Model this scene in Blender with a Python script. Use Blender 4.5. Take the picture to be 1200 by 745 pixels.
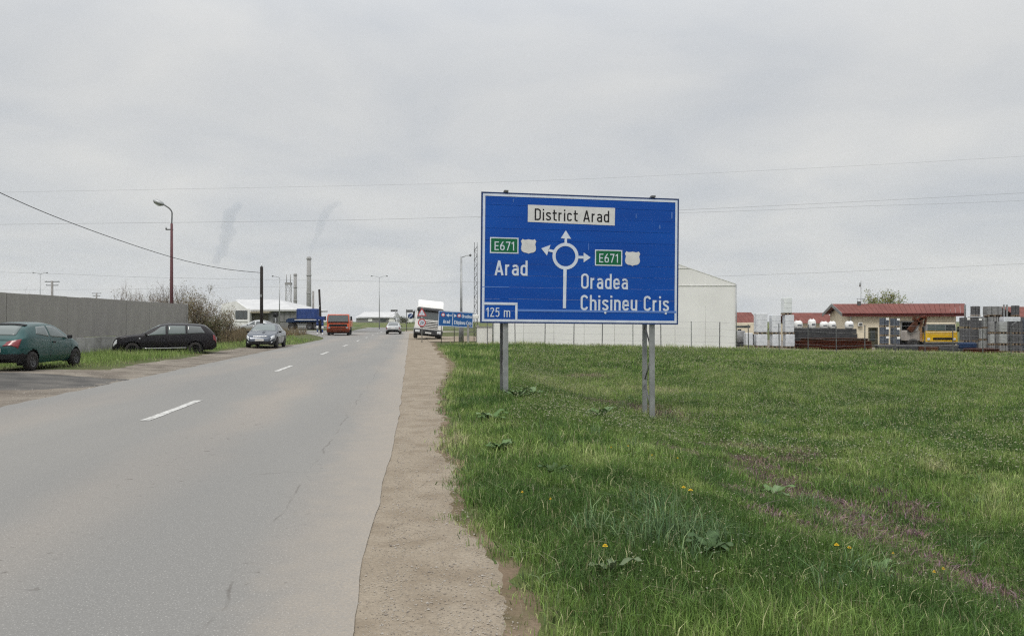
import bpy, bmesh, math, random
import numpy as np
from mathutils import Vector, Matrix

for o in list(bpy.data.objects):
    bpy.data.objects.remove(o)
random.seed(7)
RNG = np.random.default_rng(11)
SC = bpy.context.scene
COL = SC.collection
PI = math.pi
rad = math.radians

# ------------------------------------------------------------------ camera
CAM_Z = 1.6
F = 900.0            # focal length in pixels of the 1200 px wide photograph
HOR = 376.0
cd = bpy.data.cameras.new('camera')
cam = bpy.data.objects.new('camera', cd)
COL.objects.link(cam)
cd.sensor_width = 36.0
cd.lens = F / 1200 * 36.0
cd.clip_start = 0.05
cd.clip_end = 12000
cam.location = (0, 0, CAM_Z)
cam.rotation_euler = (rad(90) + math.atan((HOR - 372.5) / F), 0, 0)
SC.camera = cam

# ------------------------------------------------------------------ world, sun, exposure
SUN_EL, SUN_AZ = rad(52), rad(205)      # azimuth measured clockwise from +Y
W = bpy.data.worlds.new('World')
SC.world = W
W.use_nodes = True
nt = W.node_tree
nt.nodes.clear()
def wn(t, **k):
    n = nt.nodes.new(t)
    for a, b in k.items():
        setattr(n, a, b)
    return n
sky = wn('ShaderNodeTexSky', sky_type='NISHITA', sun_disc=False)
sky.sun_elevation = SUN_EL
sky.sun_rotation = SUN_AZ
sky.dust_density = 3.0
sky.air_density = 1.2
geo = wn('ShaderNodeTexCoord')
sep = wn('ShaderNodeSeparateXYZ')
nt.links.new(geo.outputs['Generated'], sep.inputs[0])
# cloud layer: directions projected on a flat cloud deck
zz = wn('ShaderNodeMath', operation='MAXIMUM'); nt.links.new(sep.outputs[2], zz.inputs[0]); zz.inputs[1].default_value = 0.0
za = wn('ShaderNodeMath', operation='ADD'); nt.links.new(zz.outputs[0], za.inputs[0]); za.inputs[1].default_value = 0.22
dx = wn('ShaderNodeMath', operation='DIVIDE'); nt.links.new(sep.outputs[0], dx.inputs[0]); nt.links.new(za.outputs[0], dx.inputs[1])
dy = wn('ShaderNodeMath', operation='DIVIDE'); nt.links.new(sep.outputs[1], dy.inputs[0]); nt.links.new(za.outputs[0], dy.inputs[1])
cmb = wn('ShaderNodeCombineXYZ'); nt.links.new(dx.outputs[0], cmb.inputs[0]); nt.links.new(dy.outputs[0], cmb.inputs[1])
cn = wn('ShaderNodeTexNoise'); cn.inputs['Scale'].default_value = 1.5; cn.inputs['Detail'].default_value = 7.0; cn.inputs['Roughness'].default_value = 0.5
cn.inputs['Distortion'].default_value = 0.35
nt.links.new(cmb.outputs[0], cn.inputs['Vector'])
cr = wn('ShaderNodeValToRGB')
cr.color_ramp.elements[0].position = 0.32; cr.color_ramp.elements[0].color = (0.53, 0.555, 0.59, 1)
cr.color_ramp.elements[1].position = 0.68; cr.color_ramp.elements[1].color = (0.69, 0.69, 0.68, 1)
nt.links.new(cn.outputs['Fac'], cr.inputs[0])
# smooth overcast brightening from horizon to zenith
gr = wn('ShaderNodeMapRange'); gr.interpolation_type = 'SMOOTHSTEP'
nt.links.new(zz.outputs[0], gr.inputs['Value'])
gr.inputs['From Min'].default_value = 0.25; gr.inputs['From Max'].default_value = 1.0
gr.inputs['To Min'].default_value = 1.0; gr.inputs['To Max'].default_value = 2.9
mul = wn('ShaderNodeVectorMath', operation='SCALE')
nt.links.new(cr.outputs[0], mul.inputs[0]); nt.links.new(gr.outputs[0], mul.inputs['Scale'])
k10 = wn('ShaderNodeVectorMath', operation='SCALE'); nt.links.new(mul.outputs[0], k10.inputs[0]); k10.inputs['Scale'].default_value = 10.0
mx = wn('ShaderNodeMix', data_type='RGBA'); mx.inputs['Factor'].default_value = 0.94
nt.links.new(sky.outputs[0], mx.inputs['A']); nt.links.new(k10.outputs[0], mx.inputs['B'])
bg = wn('ShaderNodeBackground'); bg.inputs['Strength'].default_value = 0.1
nt.links.new(mx.outputs['Result'], bg.inputs[0])
wo = wn('ShaderNodeOutputWorld'); nt.links.new(bg.outputs[0], wo.inputs[0])

sl = bpy.data.lights.new('sun', 'SUN'); sun = bpy.data.objects.new('sun', sl); COL.objects.link(sun)
sl.energy = 1.5; sl.angle = rad(18); sl.color = (1.0, 0.96, 0.9)
sd = Vector((math.sin(SUN_AZ) * math.cos(SUN_EL), math.cos(SUN_AZ) * math.cos(SUN_EL), math.sin(SUN_EL)))
sun.rotation_euler = sd.to_track_quat('Z', 'Y').to_euler()
sun.location = (0, -20, 60)

SC.view_settings.view_transform = 'Standard'
SC.view_settings.look = 'None'
SC.view_settings.exposure = 0.05
SC.view_settings.gamma = 1.0
SC.cycles.use_denoising = False
SC.cycles.use_adaptive_sampling = False
SC.cycles.pixel_filter_type = 'BLACKMAN_HARRIS'
SC.cycles.filter_width = 1.25
SC.cycles.max_bounces = 5
SC.cycles.diffuse_bounces = 3
SC.cycles.glossy_bounces = 3
SC.cycles.transmission_bounces = 3
SC.cycles.volume_bounces = 1
SC.cycles.transparent_max_bounces = 6
SC.cycles.caustics_reflective = False
SC.cycles.caustics_refractive = False

# ------------------------------------------------------------------ road frame and terrain
TH = rad(7.5)
UX, UY = -math.sin(TH), math.cos(TH)       # along the road
VX, VY = math.cos(TH), math.sin(TH)        # to the right of it
def st2xy(s, t):
    return s * UX + t * VX, s * UY + t * VY
def xy2st(x, y):
    return x * UX + y * UY, x * VX + y * VY

_tab = RNG.random((256, 256))
def vnoise(x, y, seed=0):
    x = np.asarray(x, float) + seed * 17.31; y = np.asarray(y, float) + seed * 9.17
    xi = np.floor(x).astype(int); yi = np.floor(y).astype(int)
    fx = x - xi; fy = y - yi
    fx = fx * fx * (3 - 2 * fx); fy = fy * fy * (3 - 2 * fy)
    a = _tab[xi % 256, yi % 256]; b = _tab[(xi + 1) % 256, yi % 256]
    c = _tab[xi % 256, (yi + 1) % 256]; d = _tab[(xi + 1) % 256, (yi + 1) % 256]
    return (a * (1 - fx) + b * fx) * (1 - fy) + (c * (1 - fx) + d * fx) * fy
def fbm(x, y, seed=0, o=3):
    r = 0; a = 0.5; tot = 0
    for i in range(o):
        r = r + a * vnoise(np.asarray(x) * 2 ** i, np.asarray(y) * 2 ** i, seed + i * 3); tot += a; a *= 0.5
    return r / tot
def sstep(a, b, x):
    u = np.clip((np.asarray(x, float) - a) / (b - a), 0, 1)
    return u * u * (3 - 2 * u)

EDGE_S = [-20, 0, 4, 6.5, 12.6, 20, 27, 40, 55, 70, 100, 125, 200]
EDGE_T = [0.7, 0.64, 0.58, 0.48, 0.52, 0.95, 1.5, 1.6, 1.7, 2.2, 3.0, 3.2, 3.2]
def right_edge(s):
    return np.interp(s, EDGE_S, EDGE_T)
def ground_z(x, y):
    s, t = xy2st(np.asarray(x, float), np.asarray(y, float))
    near = -0.62 * sstep(1.9, 5.6, t)
    far = np.where(t > 5, -0.021 * (np.minimum(t, 42) - 5), 0.0) + 0.05 * sstep(3, 6, t)
    k = sstep(20, 46, s)
    zr = near * (1 - k) + far * k
    zr = zr + sstep(1.2, 3.0, t) * (fbm(x * 0.35, y * 0.35, 5) - 0.5) * 0.16 * (1 - sstep(44, 60, s))
    zl = 0.15 * sstep(-8.0, -11.0, t) if False else 0.15 * (1 - sstep(-11.0, -8.0, t))
    zl = zl + (1 - sstep(-11.5, -9.0, t)) * (fbm(x * 0.5, y * 0.5, 9) - 0.5) * 0.08
    z = np.where(t > -4, zr, zl)
    fade = 1 - sstep(140, 260, np.hypot(x, y))
    return z * fade
def gz(x, y):
    return float(ground_z(x, y))
def at(px, depth, py=None):
    """point at a photograph column, a distance ahead, and either a row or the ground"""
    x = (px - 600) / F * depth
    z = gz(x, depth) if py is None else CAM_Z - (py - HOR) / F * depth
    return Vector((x, depth, z))

# ------------------------------------------------------------------ materials
def mat(name, c1, c2=None, scale=6.0, rough=0.7, metal=0.0, bump=0.0, bscale=None, detail=4.0, lo=0.35, hi=0.65,
        spec=0.25, coat=0.0, stretch=None, uv=False):
    m = bpy.data.materials.new(name); m.use_nodes = True
    t = m.node_tree; b = t.nodes['Principled BSDF']
    b.inputs['Base Color'].default_value = (*c1, 1)
    b.inputs['Roughness'].default_value = rough
    b.inputs['Metallic'].default_value = metal
    b.inputs['Specular IOR Level'].default_value = spec
    b.inputs['Coat Weight'].default_value = coat
    b.inputs['Coat Roughness'].default_value = 0.06
    if c2 or bump:
        tc = t.nodes.new('ShaderNodeTexCoord'); src = tc.outputs['UV' if uv else 'Object']
        if stretch:
            mp = t.nodes.new('ShaderNodeMapping'); mp.inputs['Scale'].default_value = stretch
            t.links.new(src, mp.inputs[0]); src = mp.outputs[0]
    if c2:
        n = t.nodes.new('ShaderNodeTexNoise'); n.inputs['Scale'].default_value = scale; n.inputs['Detail'].default_value = detail
        t.links.new(src, n.inputs['Vector'])
        r = t.nodes.new('ShaderNodeValToRGB')
        r.color_ramp.elements[0].position = lo; r.color_ramp.elements[0].color = (*c1, 1)
        r.color_ramp.elements[1].position = hi; r.color_ramp.elements[1].color = (*c2, 1)
        t.links.new(n.outputs['Fac'], r.inputs[0]); t.links.new(r.outputs[0], b.inputs['Base Color'])
    if bump:
        n2 = t.nodes.new('ShaderNodeTexNoise'); n2.inputs['Scale'].default_value = bscale or scale * 4; n2.inputs['Detail'].default_value = 5
        t.links.new(src, n2.inputs['Vector'])
        bp = t.nodes.new('ShaderNodeBump'); bp.inputs['Strength'].default_value = min(1, bump); bp.inputs['Distance'].default_value = 0.02
        t.links.new(n2.outputs['Fac'], bp.inputs['Height']); t.links.new(bp.outputs[0], b.inputs['Normal'])
    return m

def mixnode(t, fac, a, b):
    n = t.nodes.new('ShaderNodeMix'); n.data_type = 'RGBA'
    for sock, v in (('Factor', fac), ('A', a), ('B', b)):
        if isinstance(v, (int, float)): n.inputs[sock].default_value = v
        elif isinstance(v, tuple): n.inputs[sock].default_value = (*v, 1)
        else: t.links.new(v, n.inputs[sock])
    return n.outputs['Result']
def noise(t, src, scale, detail=4, stretch=None, ramp=None, rough=0.5):
    if stretch:
        mp = t.nodes.new('ShaderNodeMapping'); mp.inputs['Scale'].default_value = stretch
        t.links.new(src, mp.inputs[0]); src = mp.outputs[0]
    n = t.nodes.new('ShaderNodeTexNoise'); n.inputs['Scale'].default_value = scale; n.inputs['Detail'].default_value = detail
    n.inputs['Roughness'].default_value = rough
    t.links.new(src, n.inputs['Vector'])
    out = n.outputs['Fac']
    if ramp:
        r = t.nodes.new('ShaderNodeMapRange'); r.inputs['From Min'].default_value = ramp[0]; r.inputs['From Max'].default_value = ramp[1]
        t.links.new(out, r.inputs['Value']); out = r.outputs[0]
    return out
def tmath(t, op, a, b=None):
    n = t.nodes.new('ShaderNodeMath'); n.operation = op
    for i, v in enumerate((a, b)):
        if v is None: continue
        if isinstance(v, (int, float)): n.inputs[i].default_value = v
        else: t.links.new(v, n.inputs[i])
    return n.outputs[0]
def band(t, val, c, w):
    """soft 1 inside |val-c|<w"""
    d = tmath(t, 'ABSOLUTE', tmath(t, 'SUBTRACT', val, c))
    r = t.nodes.new('ShaderNodeMapRange'); r.interpolation_type = 'SMOOTHSTEP'
    r.inputs['From Min'].default_value = w; r.inputs['From Max'].default_value = w * 0.2
    t.links.new(d, r.inputs['Value'])
    return r.outputs[0]

def asphalt(name, base, warm, dark):
    m = bpy.data.materials.new(name); m.use_nodes = True
    t = m.node_tree; b = t.nodes['Principled BSDF']
    tc = t.nodes.new('ShaderNodeTexCoord'); uv = tc.outputs['UV']
    sp = t.nodes.new('ShaderNodeSeparateXYZ'); t.links.new(uv, sp.inputs[0]); T = sp.outputs[0]
    wob = tmath(t, 'MULTIPLY', tmath(t, 'SUBTRACT', noise(t, uv, 0.25, 3), 0.5), 1.6)
    Tw = tmath(t, 'ADD', T, wob)
    tr = tmath(t, 'MAXIMUM', band(t, Tw, -2.75, 0.85), band(t, Tw, -0.55, 0.75))
    tr = tmath(t, 'MAXIMUM', tr, band(t, Tw, -6.2, 1.0))
    tr = tmath(t, 'MULTIPLY', tr, noise(t, uv, 0.6, 5, (1, 0.35, 1), (0.15, 0.55)))
    col = mixnode(t, tr, base, warm)
    big = noise(t, uv, 0.35, 4, (1.3, 0.25, 1), (0.35, 0.7))
    col = mixnode(t, tmath(t, 'MULTIPLY', big, 0.7), col, (base[0] * .76, base[1] * .78, base[2] * .82))
    fine = noise(t, uv, 70, 3, None, (0.3, 0.7))
    col = mixnode(t, tmath(t, 'MULTIPLY', fine, 0.5), col, tuple(c * 0.55 for c in base))
    mott = noise(t, uv, 16, 6, None, (0.3, 0.7), 0.75)
    col = mixnode(t, tmath(t, 'MULTIPLY', mott, 0.34), col, tuple(c * 0.6 for c in base))
    grit = noise(t, uv, 95, 1, None, (0.62, 0.72))
    col = mixnode(t, tmath(t, 'MULTIPLY', grit, 0.65), col, tuple(min(1, c * 1.8) for c in base))
    # pits and worn spots, gathered along the wheel tracks
    pit = noise(t, uv, 11.0, 3, (0.8, 1.0, 1), (0.64, 0.70))
    gate = tmath(t, 'MULTIPLY', tmath(t, 'MAXIMUM', band(t, Tw, -2.55, 0.8), band(t, Tw, -1.0, 0.3)), noise(t, uv, 0.8, 3, None, (0.40, 0.56)))
    col = mixnode(t, tmath(t, 'MULTIPLY', tmath(t, 'MULTIPLY', pit, gate), 0.75), col, dark)
    # a thin crack along the right wheel track and a cross crack
    cw = tmath(t, 'ADD', T, tmath(t, 'MULTIPLY', tmath(t, 'SUBTRACT', noise(t, uv, 1.6, 6), 0.5), 0.22))
    crk = tmath(t, 'MULTIPLY', band(t, cw, -1.05, 0.016), noise(t, uv, 2.4, 3, None, (0.46, 0.60)))
    col = mixnode(t, tmath(t, 'MULTIPLY', crk, 0.5), col, dark)
    cs = tmath(t, 'ADD', sp.outputs[1], tmath(t, 'MULTIPLY', noise(t, uv, 0.7, 6), 0.9))
    crk2 = tmath(t, 'MULTIPLY', band(t, cs, 8.7, 0.02), noise(t, uv, 0.6, 2, None, (0.5, 0.56)))
    col = mixnode(t, tmath(t, 'MULTIPLY', crk2, 0.25), col, dark)
    # sand washed onto the right edge
    ed = t.nodes.new('ShaderNodeMapRange'); ed.inputs['From Min'].default_value = -0.95; ed.inputs['From Max'].default_value = -0.10
    t.links.new(tmath(t, 'ADD', T, tmath(t, 'MULTIPLY', tmath(t, 'SUBTRACT', noise(t, uv, 4, 7), 0.5), 1.0)), ed.inputs['Value'])
    col = mixnode(t, tmath(t, 'MULTIPLY', ed.outputs[0], tmath(t, 'ADD', 0.25, tmath(t, 'MULTIPLY', noise(t, uv, 40, 4, None, (0.35, 0.65)), 0.75))), col, (0.30, 0.262, 0.215))
    t.links.new(col, b.inputs['Base Color'])
    b.inputs['Roughness'].default_value = 0.82
    b.inputs['Specular IOR Level'].default_value = 0.35
    bp = t.nodes.new('ShaderNodeBump'); bp.inputs['Strength'].default_value = 0.5; bp.inputs['Distance'].default_value = 0.006
    t.links.new(noise(t, uv, 90, 3), bp.inputs['Height']); t.links.new(bp.outputs[0], b.inputs['Normal'])
    return m

def soil(name, cols, scales, bump=0.6):
    """three colours mixed by two noises plus grain"""
    m = bpy.data.materials.new(name); m.use_nodes = True
    t = m.node_tree; b = t.nodes['Principled BSDF']
    tc = t.nodes.new('ShaderNodeTexCoord'); o = tc.outputs['Object']
    col = mixnode(t, noise(t, o, scales[0], 5, None, (0.35, 0.65)), cols[0], cols[1])
    col = mixnode(t, noise(t, o, scales[1], 4, None, (0.45, 0.7)), col, cols[2])
    g = noise(t, o, scales[2], 3, None, (0.3, 0.75))
    col = mixnode(t, tmath(t, 'MULTIPLY', g, 0.45), col, tuple(c * 0.45 for c in cols[0]))
    t.links.new(col, b.inputs['Base Color'])
    b.inputs['Roughness'].default_value = 0.95
    b.inputs['Specular IOR Level'].default_value = 0.15
    bp = t.nodes.new('ShaderNodeBump'); bp.inputs['Strength'].default_value = bump; bp.inputs['Distance'].default_value = 0.03
    t.links.new(noise(t, o, scales[2], 4), bp.inputs['Height']); t.links.new(bp.outputs[0], b.inputs['Normal'])
    return m

def leafmat(name, trans=0.3, rough=0.6):
    """reads the per-blade colour attribute"""
    m = bpy.data.materials.new(name); m.use_nodes = True
    t = m.node_tree; b = t.nodes['Principled BSDF']; out = t.nodes['Material Output']
    a = t.nodes.new('ShaderNodeAttribute'); a.attribute_name = 'col'
    t.links.new(a.outputs['Color'], b.inputs['Base Color'])
    b.inputs['Roughness'].default_value = rough; b.inputs['Specular IOR Level'].default_value = 0.25
    tr = t.nodes.new('ShaderNodeBsdfTranslucent'); t.links.new(a.outputs['Color'], tr.inputs[0])
    mx = t.nodes.new('ShaderNodeMixShader'); mx.inputs[0].default_value = trans
    t.links.new(b.outputs[0], mx.inputs[1]); t.links.new(tr.outputs[0], mx.inputs[2]); t.links.new(mx.outputs[0], out.inputs[0])
    return m

M = {}
M['asphalt'] = asphalt('worn_asphalt', (0.244, 0.236, 0.219), (0.300, 0.268, 0.232), (0.09, 0.08, 0.07))
M['asphalt_dark'] = mat('dark_asphalt', (0.058, 0.056, 0.053), (0.115, 0.107, 0.097), 1.2, 0.9, bump=0.5, bscale=40)
M['asphalt_far'] = mat('junction_asphalt', (0.17, 0.168, 0.165), (0.205, 0.20, 0.193), 0.25, 0.9)
M['paint'] = mat('road_paint', (0.56, 0.555, 0.53), (0.29, 0.285, 0.27), 11, 0.75, lo=0.40, hi=0.66, detail=6)
M['gravel'] = soil('gravel', ((0.268, 0.224, 0.170), (0.325, 0.277, 0.215), (0.225, 0.182, 0.133)), (0.9, 2.8, 48), 0.6)
M['dirt'] = soil('dirt', ((0.180, 0.155, 0.128), (0.27, 0.24, 0.20), (0.105, 0.09, 0.074)), (0.5, 1.1, 25))
M['ground'] = soil('grassy_soil', ((0.070, 0.090, 0.030), (0.090, 0.115, 0.036), (0.115, 0.100, 0.055)), (0.35, 0.6, 18))
M['soil_edge'] = soil('bare_soil', ((0.165, 0.120, 0.080), (0.22, 0.17, 0.12), (0.095, 0.09, 0.04)), (1.2, 3.0, 40))
M['bank'] = soil('bank_grass', ((0.085, 0.12, 0.035), (0.13, 0.15, 0.055), (0.17, 0.16, 0.08)), (0.15, 0.4, 3))
M['grass'] = leafmat('grass_blades')
M['leaf'] = leafmat('broad_leaves', 0.15, 0.75)
M['galv'] = mat('galvanised_steel', (0.36, 0.37, 0.37), (0.27, 0.28, 0.28), 5, 0.45, 0.55, bump=0.1)
M['galv_dark'] = mat('weathered_steel', (0.15, 0.155, 0.155), (0.09, 0.09, 0.09), 6, 0.55, 0.4)
M['concrete'] = mat('concrete_wall', (0.325, 0.31, 0.29), (0.235, 0.224, 0.21), 1.1, 0.9, bump=0.35, bscale=22, stretch=(1.6, 1.6, 0.35), lo=0.25, hi=0.8)
M['concrete_light'] = mat('pale_concrete', (0.36, 0.355, 0.34), (0.24, 0.235, 0.22), 2.5, 0.9, bump=0.4, bscale=20)
M['concrete_pole'] = mat('pole_concrete', (0.30, 0.29, 0.28), (0.22, 0.21, 0.20), 3, 0.9)
M['wood_dark'] = mat('tarred_wood', (0.016, 0.013, 0.012), (0.03, 0.024, 0.021), 5, 0.85, stretch=(6, 6, 0.5), bump=0.3)
M['pole_red'] = mat('rusty_red_pole', (0.085, 0.035, 0.040), (0.13, 0.055, 0.06), 4, 0.75, stretch=(4, 4, 0.5))
M['black'] = mat('black_plastic', (0.010, 0.010, 0.011), rough=0.6)
M['rubber'] = mat('tyre_rubber', (0.018, 0.017, 0.017), (0.035, 0.032, 0.03), 9, 0.85)
M['under'] = mat('underbody', (0.01, 0.01, 0.01), rough=0.9)
M['glass'] = mat('dark_glass', (0.045, 0.055, 0.055), rough=0.05, spec=0.9, coat=0.4)
M['glass_grey'] = mat('hazy_glass', (0.09, 0.115, 0.11), rough=0.08, spec=0.8, coat=0.3)
M['chrome'] = mat('chrome', (0.6, 0.6, 0.6), rough=0.2, metal=0.9)
M['rim'] = mat('wheel_cover', (0.12, 0.122, 0.125), (0.05, 0.05, 0.05), 14, 0.45, 0.4)
M['lamp_clear'] = mat('headlamp', (0.62, 0.64, 0.66), rough=0.15, spec=0.8, coat=0.6)
M['lamp_red'] = mat('tail_lamp', (0.20, 0.03, 0.035), rough=0.2, coat=0.6)
M['lamp_orange'] = mat('indicator', (0.5, 0.17, 0.03), rough=0.25)
M['plate'] = mat('number_plate', (0.62, 0.62, 0.6), rough=0.5)
M['teal'] = mat('teal_paint', (0.006, 0.058, 0.056), (0.007, 0.049, 0.048), 3, 0.32, 0.2, coat=0.5)
M['blackpaint'] = mat('black_paint', (0.007, 0.006, 0.009), (0.012, 0.010, 0.012), 2.5, 0.4, 0.0, coat=0.22, spec=0.2)
M['bluegrey'] = mat('blue_grey_paint', (0.052, 0.064, 0.085), rough=0.28, metal=0.4, coat=0.7)
M['silver'] = mat('silver_paint', (0.42, 0.43, 0.43), rough=0.3, metal=0.5, coat=0.6)
M['white'] = mat('white_paint', (0.78, 0.78, 0.76), (0.66, 0.655, 0.63), 2, 0.4, coat=0.2)
M['redpaint'] = mat('orange_red_paint', (0.55, 0.095, 0.03), (0.45, 0.07, 0.026), 3, 0.4, coat=0.3)
M['bluepaint'] = mat('truck_blue', (0.02, 0.05, 0.19), (0.018, 0.04, 0.15), 2, 0.5)
M['tarp_blue'] = mat('blue_tarp', (0.026, 0.058, 0.20), (0.018, 0.042, 0.15), 2, 0.7)
M['navy'] = mat('navy_tarp', (0.010, 0.030, 0.085), (0.008, 0.022, 0.06), 2, 0.6)
M['yellow'] = mat('truck_yellow', (0.68, 0.42, 0.015), (0.55, 0.34, 0.02), 3, 0.45)
M['rust'] = mat('rusty_steel', (0.088, 0.036, 0.020), (0.050, 0.022, 0.014), 3, 0.9, spec=0.1, bump=0.4)
M['rust_red'] = mat('red_oxide_steel', (0.105, 0.028, 0.014), (0.06, 0.018, 0.010), 2, 0.9, spec=0.1)
M['sign_blue'] = mat('sign_blue', (0.003, 0.070, 0.36), (0.003, 0.056, 0.305), 0.9, 0.5, spec=0.2, stretch=(0.6, 1, 3))
M['sign_rim'] = mat('sign_rim', (0.020, 0.045, 0.13), rough=0.5)
M['sign_white'] = mat('sign_white', (0.60, 0.65, 0.73), (0.53, 0.58, 0.66), 6, 0.45)
M['sign_cover'] = mat('sign_cover_grey', (0.62, 0.62, 0.61), (0.55, 0.55, 0.54), 6, 0.55)
M['sign_green'] = mat('sign_green', (0.005, 0.115, 0.045), rough=0.4)
M['sign_black'] = mat('sign_black', (0.012, 0.012, 0.014), rough=0.5)
M['sign_red'] = mat('sign_red', (0.42, 0.07, 0.07), rough=0.5)
M['scratch'] = mat('scratch_grey', (0.10, 0.20, 0.50), rough=0.5)
M['small_blue'] = mat('small_sign_blue', (0.010, 0.085, 0.27), rough=0.5)
M['fabric'] = mat('hall_fabric', (0.76, 0.755, 0.73), (0.70, 0.695, 0.67), 0.5, 0.75, bump=0.1, bscale=2)
M['whitewall'] = mat('whitewashed_wall', (0.72, 0.71, 0.68), (0.58, 0.565, 0.53), 1.2, 0.85, stretch=(1, 1, 0.4))
M['cream'] = mat('cream_render', (0.72, 0.64, 0.49), (0.64, 0.57, 0.43), 1.2, 0.9)
M['redroof'] = mat('red_sheet_roof', (0.175, 0.062, 0.050), (0.135, 0.048, 0.040), 1.0, 0.7, spec=0.12)
M['fascia'] = mat('dark_red_fascia', (0.115, 0.025, 0.022), rough=0.6)
M['dark_in'] = mat('interior_shade', (0.010, 0.010, 0.010), rough=0.9)  # near-black colour painted for the shade behind the gate opening
M['doorwood'] = mat('brown_door', (0.075, 0.07, 0.045), rough=0.6)
M['wrap'] = mat('white_shrink_wrap', (0.66, 0.68, 0.70), (0.54, 0.56, 0.59), 4, 0.35, bump=0.3, bscale=14)
M['wrap_sheer'] = mat('pale_shrink_wrap', (0.68, 0.71, 0.71), (0.60, 0.63, 0.63), 4, 0.25, bump=0.3, bscale=14)
M['block_blue'] = mat('blue_grey_blocks', (0.085, 0.10, 0.13), (0.12, 0.135, 0.16), 8, 0.8, bump=0.4)
M['block_dark'] = mat('dark_grey_blocks', (0.075, 0.075, 0.079), (0.125, 0.125, 0.13), 8, 0.85, bump=0.4)
M['block_grey'] = mat('grey_blocks', (0.185, 0.185, 0.185), (0.26, 0.26, 0.258), 8, 0.85, bump=0.4)
M['block_pale'] = mat('pale_grey_blocks', (0.36, 0.37, 0.365), (0.28, 0.285, 0.28), 6, 0.7, bump=0.4)
M['pallet'] = mat('pallet_wood', (0.24, 0.18, 0.12), (0.16, 0.12, 0.08), 6, 0.9)
M['beam'] = mat('dark_beams', (0.036, 0.037, 0.040), (0.062, 0.062, 0.064), 4, 0.9, spec=0.1)
M['bark'] = mat('grey_bark', (0.105, 0.075, 0.055), (0.16, 0.12, 0.09), 6, 0.9)
M['metalroof'] = mat('white_sheet_roof', (0.52, 0.52, 0.515), (0.45, 0.45, 0.45), 0.6, 0.5)
M['greywall'] = mat('grey_sheet_wall', (0.22, 0.22, 0.215), (0.17, 0.17, 0.165), 1, 0.8)
M['chimney'] = mat('hazed_concrete', (0.31, 0.305, 0.30), (0.26, 0.255, 0.25), 0.1, 0.9)  # colour lightened to stand in for distance haze
M['wire'] = mat('cable_black', (0.02, 0.02, 0.02), rough=0.7)
M['wire_grey'] = mat('cable_grey', (0.28, 0.28, 0.285), rough=0.6)
M['bed'] = mat('pale_load_bed', (0.36, 0.33, 0.30), (0.29, 0.265, 0.24), 3, 0.8)
M['tanpaint'] = mat('tan_crane_paint', (0.40, 0.25, 0.13), (0.30, 0.17, 0.085), 4, 0.7)
M['tank'] = mat('grey_tank', (0.30, 0.31, 0.32), (0.22, 0.22, 0.22), 3, 0.5)
M['yellowflower'] = mat('dandelion_yellow', (0.70, 0.50, 0.03), (0.60, 0.40, 0.02), 60, 0.7)
M['stemgreen'] = mat('stem_green', (0.10, 0.14, 0.04), rough=0.7)
M['smoke'] = bpy.data.materials.new('smoke'); M['smoke'].use_nodes = True

# ------------------------------------------------------------------ object helpers
def setp(o, label=None, cat=None, group=None, kind=None):
    if label: o['label'] = label
    if cat: o['category'] = cat
    if group: o['group'] = group
    if kind: o['kind'] = kind
    return o
def thing(name, label, cat, loc=(0, 0, 0), rz=0.0, group=None):
    o = bpy.data.objects.new(name, None); COL.objects.link(o)
    o.empty_display_size = 0.2
    o.location = loc; o.rotation_euler = (0, 0, rz)
    return setp(o, label, cat, group)
def link_mesh(name, me, material, parent=None):
    o = bpy.data.objects.new(name, me); COL.objects.link(o)
    if material is not None and not me.materials: me.materials.append(material)
    if parent: o.parent = parent
    return o
def copy_tree(o, parent=None):
    c = o.copy(); COL.objects.link(c)
    if parent: c.parent = parent
    for ch in list(o.children): copy_tree(ch, c)
    return c

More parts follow.
